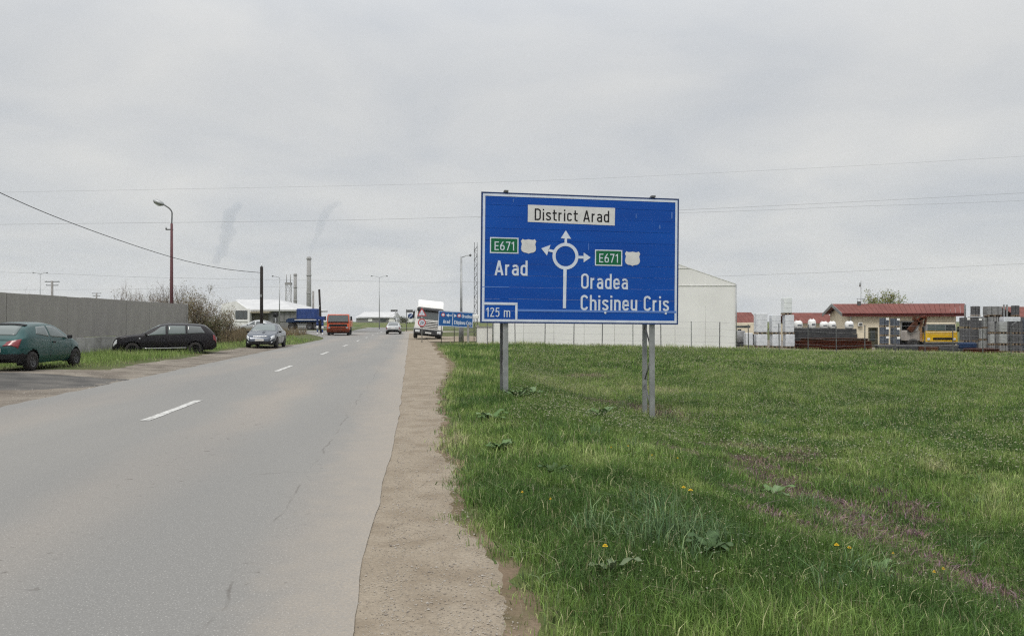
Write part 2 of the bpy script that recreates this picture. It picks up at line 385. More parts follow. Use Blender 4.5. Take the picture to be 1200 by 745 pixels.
class MB:
    def __init__(s): s.v = []; s.f = []; s.sm = []
    def add(s, vs, fs, smooth=False):
        b = len(s.v); s.v += [tuple(v) for v in vs]; s.f += [tuple(b + i for i in f) for f in fs]; s.sm += [smooth] * len(fs); return s
    def box(s, c, d, rz=0, rx=0, ry=0, ch=0.0, taper=None):
        """box at centre c with size d; ch chamfers the vertical and top edges"""
        hx, hy, hz = d[0] / 2, d[1] / 2, d[2] / 2
        if ch:
            ch = min(ch, hx * .9, hy * .9, hz * .9)
            def ring(z, i):
                x, y = hx - i, hy - i; k = ch
                return [(x - k, -y, z), (x, -y + k, z), (x, y - k, z), (x - k, y, z), (-x + k, y, z), (-x, y - k, z), (-x, -y + k, z), (-x + k, -y, z)]
            vs = ring(-hz, ch * .6) + ring(-hz + ch, 0) + ring(hz - ch, 0) + ring(hz, ch * .6)
            fs = [tuple(range(7, -1, -1)), tuple(range(24, 32))]
            for r in range(3):
                for i in range(8):
                    fs.append((r * 8 + i, r * 8 + (i + 1) % 8, r * 8 + 8 + (i + 1) % 8, r * 8 + 8 + i))
        else:
            vs = [(x, y, z) for z in (-hz, hz) for y in (-hy, hy) for x in (-hx, hx)]
            fs = [(0, 2, 3, 1), (4, 5, 7, 6), (0, 1, 5, 4), (2, 6, 7, 3), (0, 4, 6, 2), (1, 3, 7, 5)]
        if taper:
            vs = [(x * (taper[0] if z > 0 else 1), y * (taper[1] if z > 0 else 1), z) for x, y, z in vs]
        R = Matrix.Rotation(rz, 3, 'Z') @ Matrix.Rotation(ry, 3, 'Y') @ Matrix.Rotation(rx, 3, 'X')
        C = Vector(c)
        return s.add([R @ Vector(v) + C for v in vs], fs)
    def tube(s, p0, p1, r0, r1=None, n=8, caps=True):
        return s.path([p0, p1], [r0, r0 if r1 is None else r1], n, caps)
    def path(s, pts, rs, n=6, caps=True):
        pts = [Vector(p) for p in pts]
        if isinstance(rs, (int, float)): rs = [rs] * len(pts)
        vs = []; fs = []
        up = None
        for i, p in enumerate(pts):
            d = (pts[min(i + 1, len(pts) - 1)] - pts[max(i - 1, 0)])
            d = d.normalized() if d.length > 1e-9 else Vector((0, 0, 1))
            if up is None:
                up = Vector((0, 0, 1)) if abs(d.z) < 0.9 else Vector((1, 0, 0))
            a = d.cross(up).normalized(); b = a.cross(d).normalized(); up = b
            for k in range(n):
                an = 2 * PI * k / n
                vs.append(p + (a * math.cos(an) + b * math.sin(an)) * rs[i])
        for i in range(len(pts) - 1):
            for k in range(n):
                fs.append((i * n + k, i * n + (k + 1) % n, (i + 1) * n + (k + 1) % n, (i + 1) * n + k))
        s.add(vs, fs, n > 4)
        if caps:
            b = len(s.v) - len(vs)
            s.f.append(tuple(b + k for k in range(n - 1, -1, -1))); s.sm.append(False)
            s.f.append(tuple(b + (len(pts) - 1) * n + k for k in range(n))); s.sm.append(False)
        return s
    def prism(s, prof, x0, x1, axis='x'):
        """closed 2-D profile extruded along an axis (profile in the other two)"""
        n = len(prof)
        def P(u, a, b):
            return (u, a, b) if axis == 'x' else ((a, u, b) if axis == 'y' else (a, b, u))
        vs = [P(x0, *p) for p in prof] + [P(x1, *p) for p in prof]
        fs = [tuple(range(n - 1, -1, -1)), tuple(range(n, 2 * n))]
        for i in range(n): fs.append((i, (i + 1) % n, n + (i + 1) % n, n + i))
        return s.add(vs, fs)
    def lathe(s, prof, n=20, axis='x', c=(0, 0, 0)):
        """profile of (along axis, radius)"""
        vs = []; fs = []
        for a, r in prof:
            for k in range(n):
                an = 2 * PI * k / n; p = (r * math.cos(an), r * math.sin(an))
                vs.append((c[0] + a, c[1] + p[0], c[2] + p[1]) if axis == 'x' else (c[0] + p[0], c[1] + p[1], c[2] + a))
        for i in range(len(prof) - 1):
            for k in range(n):
                fs.append((i * n + k, i * n + (k + 1) % n, (i + 1) * n + (k + 1) % n, (i + 1) * n + k))
        return s.add(vs, fs, True)
    def build(s, name, material, parent=None, label=None, fix=True):
        me = bpy.data.meshes.new(name); me.from_pydata(s.v, [], s.f); me.update()
        me.polygons.foreach_set('use_smooth', s.sm)
        if fix:
            bm = bmesh.new(); bm.from_mesh(me); bmesh.ops.recalc_face_normals(bm, faces=bm.faces); bm.to_mesh(me); bm.free()
        o = link_mesh(name, me, material, parent)
        if label: o['label'] = label
        return o
def box(name, c, d, m, parent=None, **k):
    return MB().box(c, d, **k).build(name, m, parent)

def np_mesh(name, V, Fc, material, cols=None, smooth=False):
    """triangles or quads from numpy arrays"""
    me = bpy.data.meshes.new(name)
    nv, (nf, k) = len(V), Fc.shape
    me.vertices.add(nv); me.vertices.foreach_set('co', V.astype(np.float32).ravel())
    me.loops.add(nf * k); me.loops.foreach_set('vertex_index', Fc.astype(np.int32).ravel())
    me.polygons.add(nf); me.polygons.foreach_set('loop_start', np.arange(0, nf * k, k, dtype=np.int32))
    if smooth: me.polygons.foreach_set('use_smooth', np.ones(nf, bool))
    me.update(calc_edges=True)
    if cols is not None:
        a = me.color_attributes.new('col', 'FLOAT_COLOR', 'POINT')
        a.data.foreach_set('color', np.concatenate([cols, np.ones((nv, 1))], 1).astype(np.float32).ravel())
    return link_mesh(name, me, material)

def sheet(name, ss, tfun, nt_, material, dz, kind='structure', drop=(0, 0)):
    """ground sheet in road coordinates: for each s, columns from t0(s) to t1(s); UV carries (t, s) in metres"""
    ss = np.asarray(ss, float); n = len(ss)
    t0, t1 = tfun(ss)
    k = np.linspace(0, 1, nt_)
    T = t0[:, None] * (1 - k) + t1[:, None] * k
    S = np.repeat(ss[:, None], nt_, 1)
    X, Y = st2xy(S, T)
    Z = ground_z(X, Y) + dz
    K = np.repeat(k[None, :], n, 0)
    if drop[0] or drop[1]:
        rough = (fbm(X * 7, Y * 7, 61, 3) - .5) * 2
        Z = Z - drop[0] * np.clip(1 - K / .16 + rough * .5, 0, 1) - drop[1] * np.clip(1 - (1 - K) / .16 + rough * .5, 0, 1) + rough * .004
    V = np.stack([X, Y, Z], -1).reshape(-1, 3)
    i, j = np.meshgrid(np.arange(n - 1), np.arange(nt_ - 1), indexing='ij')
    a = (i * nt_ + j).ravel()
    Fc = np.stack([a, a + 1, a + nt_ + 1, a + nt_], 1)
    o = np_mesh(name, V, Fc, material, smooth=True)
    uvl = o.data.uv_layers.new(name='UVMap')
    uv = np.stack([T, S], -1).reshape(-1, 2)[Fc.ravel()]
    uvl.data.foreach_set('uv', uv.astype(np.float32).ravel())
    o['kind'] = kind
    return o

# ------------------------------------------------------------------ ground, road, verges
def axis(parts):
    out = [parts[0][0]]
    for a, b, st in parts:
        out += list(np.arange(a + st, b + 1e-6, st))
    return np.array(out)
gs = axis([(-60, -10, 10), (-10, 60, 0.5), (60, 160, 4), (160, 400, 20), (400, 1600, 100)])
gt = axis([(-1600, -400, 100), (-400, -60, 20), (-60, -20, 2), (-20, 12, 0.4), (12, 60, 1.5), (60, 400, 20), (400, 1600, 100)])
S_, T_ = np.meshgrid(gs, gt, indexing='ij')
X_, Y_ = st2xy(S_, T_)
Z_ = ground_z(X_, Y_)
n_, m_ = S_.shape
i_, j_ = np.meshgrid(np.arange(n_ - 1), np.arange(m_ - 1), indexing='ij')
a_ = (i_ * m_ + j_).ravel()
g = np_mesh('ground', np.stack([X_, Y_, Z_], -1).reshape(-1, 3), np.stack([a_, a_ + 1, a_ + m_ + 1, a_ + m_], 1), M['ground'], smooth=True)
g['kind'] = 'structure'

def wob(s, amp, sc, seed): return (fbm(s * sc, s * 0 + 3.3, seed, 4) - 0.5) * 2 * amp
rs = axis([(-30, 30, 0.2), (30, 130, 1.0)])
rs2 = axis([(-30, 30, 0.1), (30, 130, 1.0)])
sheet('gravel_shoulder', rs2, lambda s: (s * 0 - 0.9, right_edge(s) + 0.11 + wob(s, 0.22, 0.9, 21) + wob(s, 0.06, 6.0, 22)), 34, M['gravel'], 0.012, drop=(0, .03))
sheet('soil_edge', axis([(-30, 30, 0.1), (30, 60, 1.0)]), lambda s: (right_edge(s) - 0.5, right_edge(s) + 0.12 + wob(s, 0.22, 0.9, 21) + wob(s, 0.16, 2.5, 23) + wob(s, 0.08, 7.0, 24)), 22, M['soil_edge'], 0.007, drop=(0, .04))
sheet('dirt_verge', axis([(-30, 50, 0.3), (50, 56, 0.5)]), lambda s: (-9.75 - 6.0 * (1 - sstep(22.6, 25.5, s)) + wob(s, 0.4, 0.5, 31) + 2.05 * sstep(47, 55, s), s * 0 - 6.9), 30, M['dirt'], 0.014, drop=(.04, 0))
def road_l(s): return -7.5 - 9 * sstep(66, 112, s) - 0.12 * wob(s, 1, 1.3, 41)
def road_r(s): return -0.2 - .10 * (1 - sstep(3, 14, s)) + wob(s, 0.05, 1.1, 43) + 9 * sstep(96, 116, s)
sheet('road', axis([(-30, 30, 0.2), (30, 118, 1.0)]), lambda s: (road_l(s), road_r(s)), 24, M['asphalt'], 0.019)
# driveway apron of dark old asphalt on the left
sheet('driveway_apron', axis([(17.0, 22.7, 0.12)]), lambda s: (s * 0 - 19.0, -7.3 - 2.6 * (1 - sstep(17.0, 20.6, s)) - 1.2 * sstep(22.0, 22.7, s) + wob(s, 0.3, 1.1, 53)), 80, M['asphalt_dark'], 0.040, drop=(0, .03))
# wide paved junction of the roundabout
def ell(cs, ct, rs_, rt_, n=64, dz=0.03):
    vs = [];
    for k in range(n):
        a = 2 * PI * k / n; x, y = st2xy(cs + rs_ * math.cos(a), ct + rt_ * math.sin(a)); vs.append((x, y, gz(x, y) + dz))
    return vs
mb = MB(); v = ell(148, -10, 34, 62); mb.add(v, [tuple(range(len(v)))])
o = mb.build('roundabout_road', M['asphalt_far'], None, fix=False); o['kind'] = 'structure'
# yard ground behind the field and track into it
sheet('yard_ground', axis([(49.5, 90, 2.0)]), lambda s: (s * 0 + 15.0, s * 0 + 60.0), 24, M['dirt'], 0.02)
sheet('site_track', axis([(58, 78, 1.0)]), lambda s: (s * 0 + 1.4, s * 0 + 12.0), 10, M['gravel'], 0.035)

# painted dashes on the centre line
def dash(s0, L, t=-4.18, w=0.15):
    mb = MB(); k = 6
    vs = []
    for i in range(k + 1):
        s = s0 + L * i / k
        for tt in (t - w / 2 + random.uniform(-.008, .008), t + w / 2 + random.uniform(-.008, .008)):
            x, y = st2xy(s, tt); vs.append((x, y, 0.025))
    mb.add(vs, [(2 * i, 2 * i + 1, 2 * i + 3, 2 * i + 2) for i in range(k)])
    o = mb.build('road_marking', M['paint'], None, fix=False); o['kind'] = 'structure'
S0 = 12.85
for i in range(-1, 8):
    dash(S0 + i * 12.0, 3.1)
dash(S0 + 94, 7)

# grassy bank beyond the junction
mb = MB()
prof = [(0, -0.3), (5, 0.55), (11, 1.15), (22, 1.2), (60, 0.9), (70, -0.3)]
cols_ = np.linspace(-190, 160, 36); vs = []
for c in cols_:
    sc_ = 0.55 + 0.45 * (1 - abs(c) / 200) + 0.15 * math.sin(c * 0.09)
    for a, b in prof: vs.append((c, 183 + a + 0.0009 * c * c, b * (sc_ if b > 0 else 1)))
k = len(prof)
mb.add(vs, [(i * k + j, (i + 1) * k + j, (i + 1) * k + j + 1, i * k + j + 1) for i in range(len(cols_) - 1) for j in range(k - 1)], True)
o = mb.build('grass_bank', M['bank'], None, fix=False); o['kind'] = 'structure'

# ------------------------------------------------------------------ stroke lettering (constant-width sign alphabet)
def arc(cx, cy, rx, ry, a0, a1, n=8):
    return [(cx + rx * math.cos(rad(a0 + (a1 - a0) * i / n)), cy + ry * math.sin(rad(a0 + (a1 - a0) * i / n))) for i in range(n + 1)]
def cat(pts, n=4):
    out = []
    for i in range(len(pts) - 1):
        p0, p1, p2, p3 = pts[max(i - 1, 0)], pts[i], pts[i + 1], pts[min(i + 2, len(pts) - 1)]
        for k in range(n):
            t = k / n
            out.append(tuple(0.5 * (2 * b + (c - a) * t + (2 * a - 5 * b + 4 * c - d) * t * t + (3 * b - a - 3 * c + d) * t ** 3) for a, b, c, d in zip(p0, p1, p2, p3)))
    return out + [pts[-1]]
h = 0.068; X = 0.72
def bowl(w, y0, y1):
    r = (w - 2 * h) / 2; cx = w / 2
    return arc(cx, y1 - h - r, r, r, 0, 180) + arc(cx, y0 + h + r, r, r, 180, 360) + [(cx + r, y1 - h - r)]
SP = [(.335, .545), (.30, .62), (.205, .652), (.11, .62), (.072, .53), (.12, .43), (.21, .365), (.30, .29), (.335, .20), (.30, .11), (.205, .068), (.10, .10), (.065, .185)]
G = {
 'D': (.47, [[(h, 0), (h, 1)], [(h, 1 - h), (.22, 1 - h)] + arc(.22, 1 - h - .18, .18, .18, 90, 0) + arc(.22, h + .18, .18, .18, 0, -90) + [(h, h)]]),
 'O': (.47, [bowl(.47, 0, 1)]),
 'C': (.45, [arc(.225, 1 - h - .157, .157, .157, 0, 180) + arc(.225, h + .157, .157, .157, 180, 360)]),
 'A': (.50, [[(.055, 0), (.25, 1 - .04)], [(.445, 0), (.25, 1 - .04)], [(.11, .27), (.39, .27)]]),
 'E': (.40, [[(h, 0), (h, 1)], [(h, 1 - h), (.39, 1 - h)], [(h, .51), (.35, .51)], [(h, h), (.39, h)]]),
 'i': (.14, [[(.07, 0), (.07, X)], [(.07, .84), (.07, .98)]]),
 's': (.40, [cat(SP)]),
 't': (.31, [[(.12, .93), (.12, .20)] + arc(.24, .19, .12, .122, 180, 270) + [(.30, h)], [(0, X - h), (.30, X - h)]]),
 'r': (.30, [[(h, 0), (h, X)], [(h, .50)] + arc(.215, .50, .147, .15, 180, 80)]),
 'c': (.39, [arc(.195, X - h - .127, .127, .127, 0, 180) + arc(.195, h + .127, .127, .127, 180, 360)]),
 'a': (.41, [[(.342, 0), (.342, .52)] + arc(.205, .515, .137, .137, 0, 160), [(.342, .40), (.19, .40)] + arc(.19, .234, .122, .166, 90, 270) + [(.24, h), (.342, .15)]]),
 'd': (.42, [[(.352, 0), (.352, 1)], bowl(.42, 0, X)]),
 'e': (.41, [[(h, .36), (.342, .36), (.342, .52)] + arc(.205, X - h - .137, .137, .137, 0, 180) + arc(.205, h + .137, .137, .137, 180, 350)]),
 'h': (.41, [[(h, 0), (h, 1)], [(h, .51)] + arc(.205, X - h - .137, .137, .137, 180, 0) + [(.342, 0)]]),
 'n': (.41, [[(h, 0), (h, X)], [(h, .51)] + arc(.205, X - h - .137, .137, .137, 180, 0) + [(.342, 0)]]),
 'u': (.41, [[(.342, 0), (.342, X)], [(h, X), (h, .205)] + arc(.205, h + .137, .137, .137, 180, 360)]),
 'm': (.64, [[(h, 0), (h, X)], [(h, .5)] + arc(.194, X - h - .126, .126, .126, 180, 0) + [(.32, 0)], [(.32, .5)] + arc(.446, X - h - .126, .126, .126, 180, 0) + [(.572, 0)]]),
 '0': (.43, [bowl(.43, 0, 1)]),
 '1': (.26, [[(.18, 0), (.18, 1)], [(.17, .93), (.02, .78)]]),
 '2': (.42, [arc(.21, 1 - h - .142, .142, .142, 170, -20) + [(.07, h), (.41, h)]]),
 '5': (.42, [[(.38, 1 - h), (.10, 1 - h), (.08, .55)] + cat([(.08, .55), (.20, .62), (.32, .54), (.352, .35), (.32, .16), (.20, h), (.06, .16)])]),
 '6': (.43, [arc(.215, h + .147, .147, .147, 0, 360, 16)[:-1] + [(.362, .215), (.362, .40)] + arc(.215, .44, .147, .147, 0, 180) + [(h, .2)], [(h, .30), (h, .62), (.24, .99)]]),
 '7': (.40, [[(0, 1 - h), (.345, 1 - h), (.13, 0)]]),
 ' ': (.20, []),
}
G['6'] = (.43, [bowl(.43, 0, .62), [(h, .30), (h, .55), (.28, .99)]])
G['ș'] = (G['s'][0], G['s'][1] + [[(.215, -.07), (.19, -.21)]])
def ribbon(mb, pts, sw, P, zoff):
    """flat band along a centre line; P maps (x, y, out) to the sign"""
    n = len(pts); L = []
    cl = [pts[0]]
    for p in pts[1:]:
        if math.hypot(p[0] - cl[-1][0], p[1] - cl[-1][1]) > 1e-4: cl.append(p)
    pts = cl; n = len(pts)
    if n < 2: return
    closed = math.hypot(pts[0][0] - pts[-1][0], pts[0][1] - pts[-1][1]) < 0.02 and n > 6
    if closed: pts = pts[:-1]; n -= 1
    for i in range(n):
        if closed: a, b = pts[i - 1], pts[(i + 1) % n]
        else: a, b = pts[max(i - 1, 0)], pts[min(i + 1, n - 1)]
        p = pts[i]
        d1 = Vector((p[0] - a[0], p[1] - a[1])); d2 = Vector((b[0] - p[0], b[1] - p[1]))
        if d1.length < 1e-6: d1 = d2
        if d2.length < 1e-6: d2 = d1
        d1.normalize(); d2.normalize()
        d = d1 + d2
        d = d.normalized() if d.length > 1e-6 else d1
        nx, ny = -d.y, d.x
        k = 1 / max(0.5, d.dot(d1))
        L.append((p[0] + nx * sw / 2 * k, p[1] + ny * sw / 2 * k)); L.append((p[0] - nx * sw / 2 * k, p[1] - ny * sw / 2 * k))
    fs = [(2 * i, 2 * i + 1, 2 * i + 3, 2 * i + 2) for i in range(n - 1)]
    if closed: fs.append((2 * n - 2, 2 * n - 1, 1, 0))
    mb.add([P(x, y, zoff) for x, y in L], fs)
def text_width(tx, gap=.085):
    return sum(G[c][0] + gap for c in tx) - gap
def text(mb, tx, u0, v0, u1, cap, P, out, sw=0.136, gap=.085):
    """lettering from u0 to u1 along baseline v0"""
    w = text_width(tx, gap); kx = (u1 - u0) / w
    x = 0; q = 0
    for c in tx:
        wd, strokes = G[c]
        for s in strokes:
            q += 1
            ribbon(mb, [(u0 + (x + a) * kx, v0 + b * cap) for a, b in s], sw * cap * 0.92, P, out + 0.0004 * (q % 4))
        x += wd + gap
def poly(mb, pts, P, out):
    mb.add([P(a, b, out) for a, b in pts], [tuple(range(len(pts)))])

# ------------------------------------------------------------------ the big blue direction sign
A0 = Vector((-0.69, 16.67, 1.556)); A1 = Vector((3.76, 17.40, 1.515))
SU = (A1 - A0); SW = SU.length; SU.normalize(); SH = 2.85
NRM = Vector((SU.y, -SU.x, 0)).normalized()            # towards the camera
SVv = NRM.cross(SU) * -1
if SVv.z < 0: SVv = -SVv
SVv.normalize()
base_xy = (A0 + A1) / 2
root = thing('direction_sign', 'large blue roundabout direction board on steel legs in the grass beside the road', 'road sign', (base_xy.x, base_xy.y, 0), 0)
RL = Vector((base_xy.x, base_xy.y, 0))
def SP3(u, v, out=0.0): return A0 + SU * u + SVv * v + NRM * out - RL
# homography: enlarged photo crop -> board coordinates
def homog(src, dst):
    A = []; B = []
    for (x, y), (u, v) in zip(src, dst):
        A.append([x, y, 1, 0, 0, 0, -u * x, -u * y]); B.append(u)
        A.append([0, 0, 0, x, y, 1, -v * x, -v * y]); B.append(v)
    hh = np.append(np.linalg.solve(np.array(A), np.array(B)), 1).reshape(3, 3)
    def f(x, y):
        r = hh @ np.array([x, y, 1.0]); return r[0] / r[2], r[1] / r[2]
    return f
HG = homog([(53, 60), (1017, 95), (1008, 705), (54, 697)], [(0, SH), (SW, SH), (SW, 0), (0, 0)])
NP = 11; ph = (SH - 0.04) / NP
for i in range(NP):
    v0 = 0.02 + i * ph; mb = MB(); d = 0.0015 * ((i * 7) % 3)
    a, b, e = 0.02, SW - 0.02, 0.003
    vs = [SP3(a, v0, -.025), SP3(b, v0, -.025), SP3(b, v0 + ph - .002, -.025), SP3(a, v0 + ph - .002, -.025),
          SP3(a, v0, d - e), SP3(b, v0, d - e), SP3(b, v0 + ph - .002, d - e), SP3(a, v0 + ph - .002, d - e),
          SP3(a, v0 + e, d), SP3(b, v0 + e, d), SP3(b, v0 + ph - .002 - e, d), SP3(a, v0 + ph - .002 - e, d)]
    fs = [(3, 2, 1, 0)] + [(k, (k + 1) % 4, 4 + (k + 1) % 4, 4 + k) for k in range(4)] + [(4 + k, 4 + (k + 1) % 4, 8 + (k + 1) % 4, 8 + k) for k in range(4)] + [(8, 9, 10, 11)]
    mb.add(vs, fs).build('plank', M['sign_blue'], root)
def frame_band(mb, u0, v0, u1, v1, w, out, P=SP3):
    q = [(u0, v0), (u1, v0), (u1, v1), (u0, v1)]; r = [(u0 + w, v0 + w), (u1 - w, v0 + w), (u1 - w, v1 - w), (u0 + w, v1 - w)]
    vs = [P(a, b, out) for a, b in q + r]
    mb.add(vs, [(k, (k + 1) % 4, 4 + (k + 1) % 4, 4 + k) for k in range(4)])
# rim: a shallow angle profile round the planks
mb = MB()
for (u0, v0, u1, v1) in ((0, 0, SW, .022), (0, SH - .022, SW, SH), (0, .022, .022, SH - .022), (SW - .022, .022, SW, SH - .022)):
    vs = [SP3(a, b, c) for c in (-.045, .008) for a, b in ((u0, v0), (u1, v0), (u1, v1), (u0, v1))]
    mb.add(vs, [(3, 2, 1, 0), (4, 5, 6, 7)] + [(k, (k + 1) % 4, 4 + (k + 1) % 4, 4 + k) for k in range(4)])
mb.build('rim', M['sign_rim'], root)
mb = MB(); frame_band(mb, .034, .034, SW - .034, SH - .034, .052, .0065); mb.build('border', M['sign_white'], root, fix=False)
# white name plate and its black lettering
mb = MB(); poly(mb, [HG(280, 208), HG(703, 226), HG(705, 140), HG(280, 124)], SP3, .0075)
nplate = mb.build('name_plate', M['sign_cover'], root, fix=False)
def line_text(tx, xl, yl, xr, yr, ytop, m, out, nm='lettering', parent=root, sw=.136):
    u0, v0 = HG(xl, yl); u1, v1 = HG(xr, yr); cap = HG(xl, ytop)[1] - v0
    mb = MB(); text(mb, tx, u0, (v0 + v1) / 2, u1, cap, SP3, out, sw)
    return mb.build(nm, m, parent, fix=False)
line_text('District Arad', 312, 199, 677, 212, 141, M['sign_black'], .0095, 'lettering', nplate)
for nm_, q, tx, bb in (('left', [(97, 281), (236, 287), (235, 365), (97, 358)], (118, 345, 216, 349, 302), 0), ('right', [(607, 341), (740, 347), (738, 425), (607, 418)], (626, 404, 720, 408, 361), 0)):
    pts = [HG(*p) for p in (q[3], q[2], q[1], q[0])]
    u0 = (pts[0][0] + pts[3][0]) / 2; u1 = (pts[1][0] + pts[2][0]) / 2; v0 = (pts[0][1] + pts[1][1]) / 2; v1 = (pts[2][1] + pts[3][1]) / 2
    mb = MB(); poly(mb, [(u0, v0), (u1, v0), (u1, v1), (u0, v1)], SP3, .0075); gp = mb.build('route_panel', M['sign_green'], root, fix=False)
    mb = MB(); frame_band(mb, u0, v0, u1, v1, .024, .0095); mb.build('panel_border', M['sign_white'], gp, fix=False)
    line_text('E671', *tx, M['sign_white'], .0098, 'lettering', gp, .125)
# blank route shields (covered over on the real board)
def shield(x0, y0, x1, y1):
    u0, v1 = HG(x0, y0); u1, v0 = HG(x1, y1); w = u1 - u0; hh = v1 - v0
    half = [(0.5, -.02), (.62, .03), (.8, .06), (.93, .15), (.985, .32), (.96, .50), (.93, .62), (.955, .74), (1.0, .84), (.90, 1.0), (.76, .945), (.62, .96), (.5, .99)]
    pts = half + [(1 - a, b) for a, b in half[::-1][1:-1]]
    mb = MB(); vs = [SP3(u0 + a * w, v0 + b * hh, .0085) for a, b in pts]
    c = SP3(u0 + w / 2, v0 + hh / 2, .0085); n = len(vs)
    mb.add(vs + [c], [(i, (i + 1) % n, n) for i in range(n)])
    mb.build('route_shield', M['sign_cover'], root, fix=False)
shield(247, 291, 322, 362); shield(752, 351, 826, 421)
line_text('Arad', 121, 466, 281, 471, 392, M['sign_white'], .008, sw=.15)
line_text('Oradea', 539, 531, 767, 537, 457, M['sign_white'], .008, sw=.14)
line_text('Chișineu Criș', 537, 634, 965, 642, 560, M['sign_white'], .008, sw=.145)
# roundabout diagram
mb = MB()
cu, cv = HG(464, 375); ro = HG(527, 376)[0] - cu; ri = ro * 0.76
n = 40
vs = [SP3(cu + r * math.cos(2 * PI * k / n), cv + r * math.sin(2 * PI * k / n), .008) for r in (ri, ro) for k in range(n)]
mb.add(vs, [(k, (k + 1) % n, n + (k + 1) % n, n + k) for k in range(n)])
def pp(L): poly(mb, [HG(*p) for p in L], SP3, .0085)
pp([(452, 626), (467, 626), (470, 432), (454, 432)])
pp([(458, 318), (471, 319), (471, 288), (460, 288)]); pp([(441, 288), (491, 290), (465, 249)])
pp([(405, 358), (409, 345), (381, 340), (379, 351)]); pp([(374, 372), (391, 320), (346, 337)])
pp([(524, 386), (553, 387), (553, 374), (524, 373)]); pp([(552, 405), (586, 381), (552, 357)])
mb.build('roundabout_diagram', M['sign_white'], root, fix=False)
# distance box
mb = MB()
def rect(x0, y0, x1, y1, out):
    a = HG(x0, y1); b = HG(x1, y0); poly(mb, [(a[0], a[1]), (b[0], a[1]), (b[0], b[1]), (a[0], b[1])], SP3, out)
rect(62, 599, 233, 609, .0085); rect(222, 609, 233, 686, .0085)
db = mb.build('distance_box', M['sign_white'], root, fix=False)
line_text('125 m', 82, 667, 199, 670, 621, M['sign_white'], .0085, 'lettering', db, .12)
# scratches and the long pale scuff on the board
mb = MB()
for (x0, y0, x1, y1) in ((207, 96, 210, 112), (806, 168, 809, 190), (979, 160, 984, 193), (920, 224, 925, 242), (575, 312, 578, 345), (232, 639, 1000, 641.2), (20 + 60, 636, 150, 640), (60, 523, 190, 524.5)):
    mb = MB(); rect(x0, y0, x1, y1, .0072)
    mb.build('scuff', M['scratch'], root, fix=False)
# supports: front and rear steel legs with zigzag bracing
BK = NRM * -0.5
def leg_pair(u, label_):
    f0 = A0 + SU * u + NRM * -0.09
    zf = gz(f0.x, f0.y) - .2
    ft = SP3(u, SH + .03, -.09); r0 = f0 + BK; zr = gz(r0.x, r0.y) - .2
    mb = MB(); p = ft.copy(); p.z = zf
    mb.box(((p.x + ft.x) / 2, (p.y + ft.y) / 2, (zf + ft.z) / 2), (.11, .07, ft.z - zf), rz=math.atan2(SU.y, SU.x)); mb.build('leg', M['galv'], root)
    rt = ft + BK; rt.z = 3.6
    mb = MB(); mb.box((rt.x, rt.y, (zr + rt.z) / 2), (.095, .07, rt.z - zr), rz=math.atan2(SU.y, SU.x)); mb.build('leg', M['galv_dark'] if u < 2 else M['galv'], root)
    z = zf + .35; i = 0
    while z < 3.2:
        a = Vector((p.x, p.y, z)); b = Vector((rt.x, rt.y, z + .62))
        if i % 2: a, b = Vector((rt.x, rt.y, z)), Vector((p.x, p.y, z + .62))
        MB().tube(a, b, .018, n=5).build('brace', M['galv'] if i % 3 == 1 else M['galv_dark'], root); z += .68; i += 1
    # hook brackets over the top edge
    q = SP3(u, SH + .03, -.02); box('bracket', q, (.09, .11, .04), M['galv_dark'], root, rz=math.atan2(SU.y, SU.x))
leg_pair(0.545, 'l'); leg_pair(3.90, 'r')
for v in (.35, 1.1, 1.9, 2.6):
    mb = MB(); vs = [SP3(a, v + b, c) for c in (-.052, -.026) for a, b in ((.05, 0), (SW - .05, 0), (SW - .05, .06), (.05, .06))]
    mb.add(vs, [(3, 2, 1, 0), (4, 5, 6, 7)] + [(k, (k + 1) % 4, 4 + (k + 1) % 4, 4 + k) for k in range(4)]).build('back_rail', M['galv_dark'], root)

# ------------------------------------------------------------------ concrete wall on the left
WA = Vector((-18.33, 27.5)); WB = Vector((-19.95, 47.0))
wd = (WB - WA).normalized(); wrz = math.atan2(wd.y, wd.x)
WA = WA - wd * 16.0
L_ = (WB - WA).length
wall = thing('concrete_wall', 'long grey precast concrete wall behind the parked cars', 'wall', (WA.x, WA.y, 0), wrz)
NPAN = 24; pw = L_ / NPAN
pm = []
for i in range(4):
    pm.append(MB().box((pw / 2, 0, 1.62), (pw - 0.014, .12, 1.74), ch=.006).build('panel', M['concrete'], wall))
for o in pm: o.location.x = 0
for i in range(NPAN):
    if i < 4: o = pm[i]
    else:
        o = pm[i % 4].copy(); COL.objects.link(o); o.parent = wall
    o.location = (i * pw, random.uniform(-.012, .012), random.uniform(-.012, .012))
    MB().box((i * pw + pw / 2, -.02, .37), (pw - .02, .2, .74), ch=.02).build('plinth', M['concrete_light'], wall)
MB().box((L_ + .07, 0, 1.25), (.13, .17, 2.5), ch=.015).build('end_post', M['concrete_light'], wall)
wall.location.z = gz(-18.9, 36)

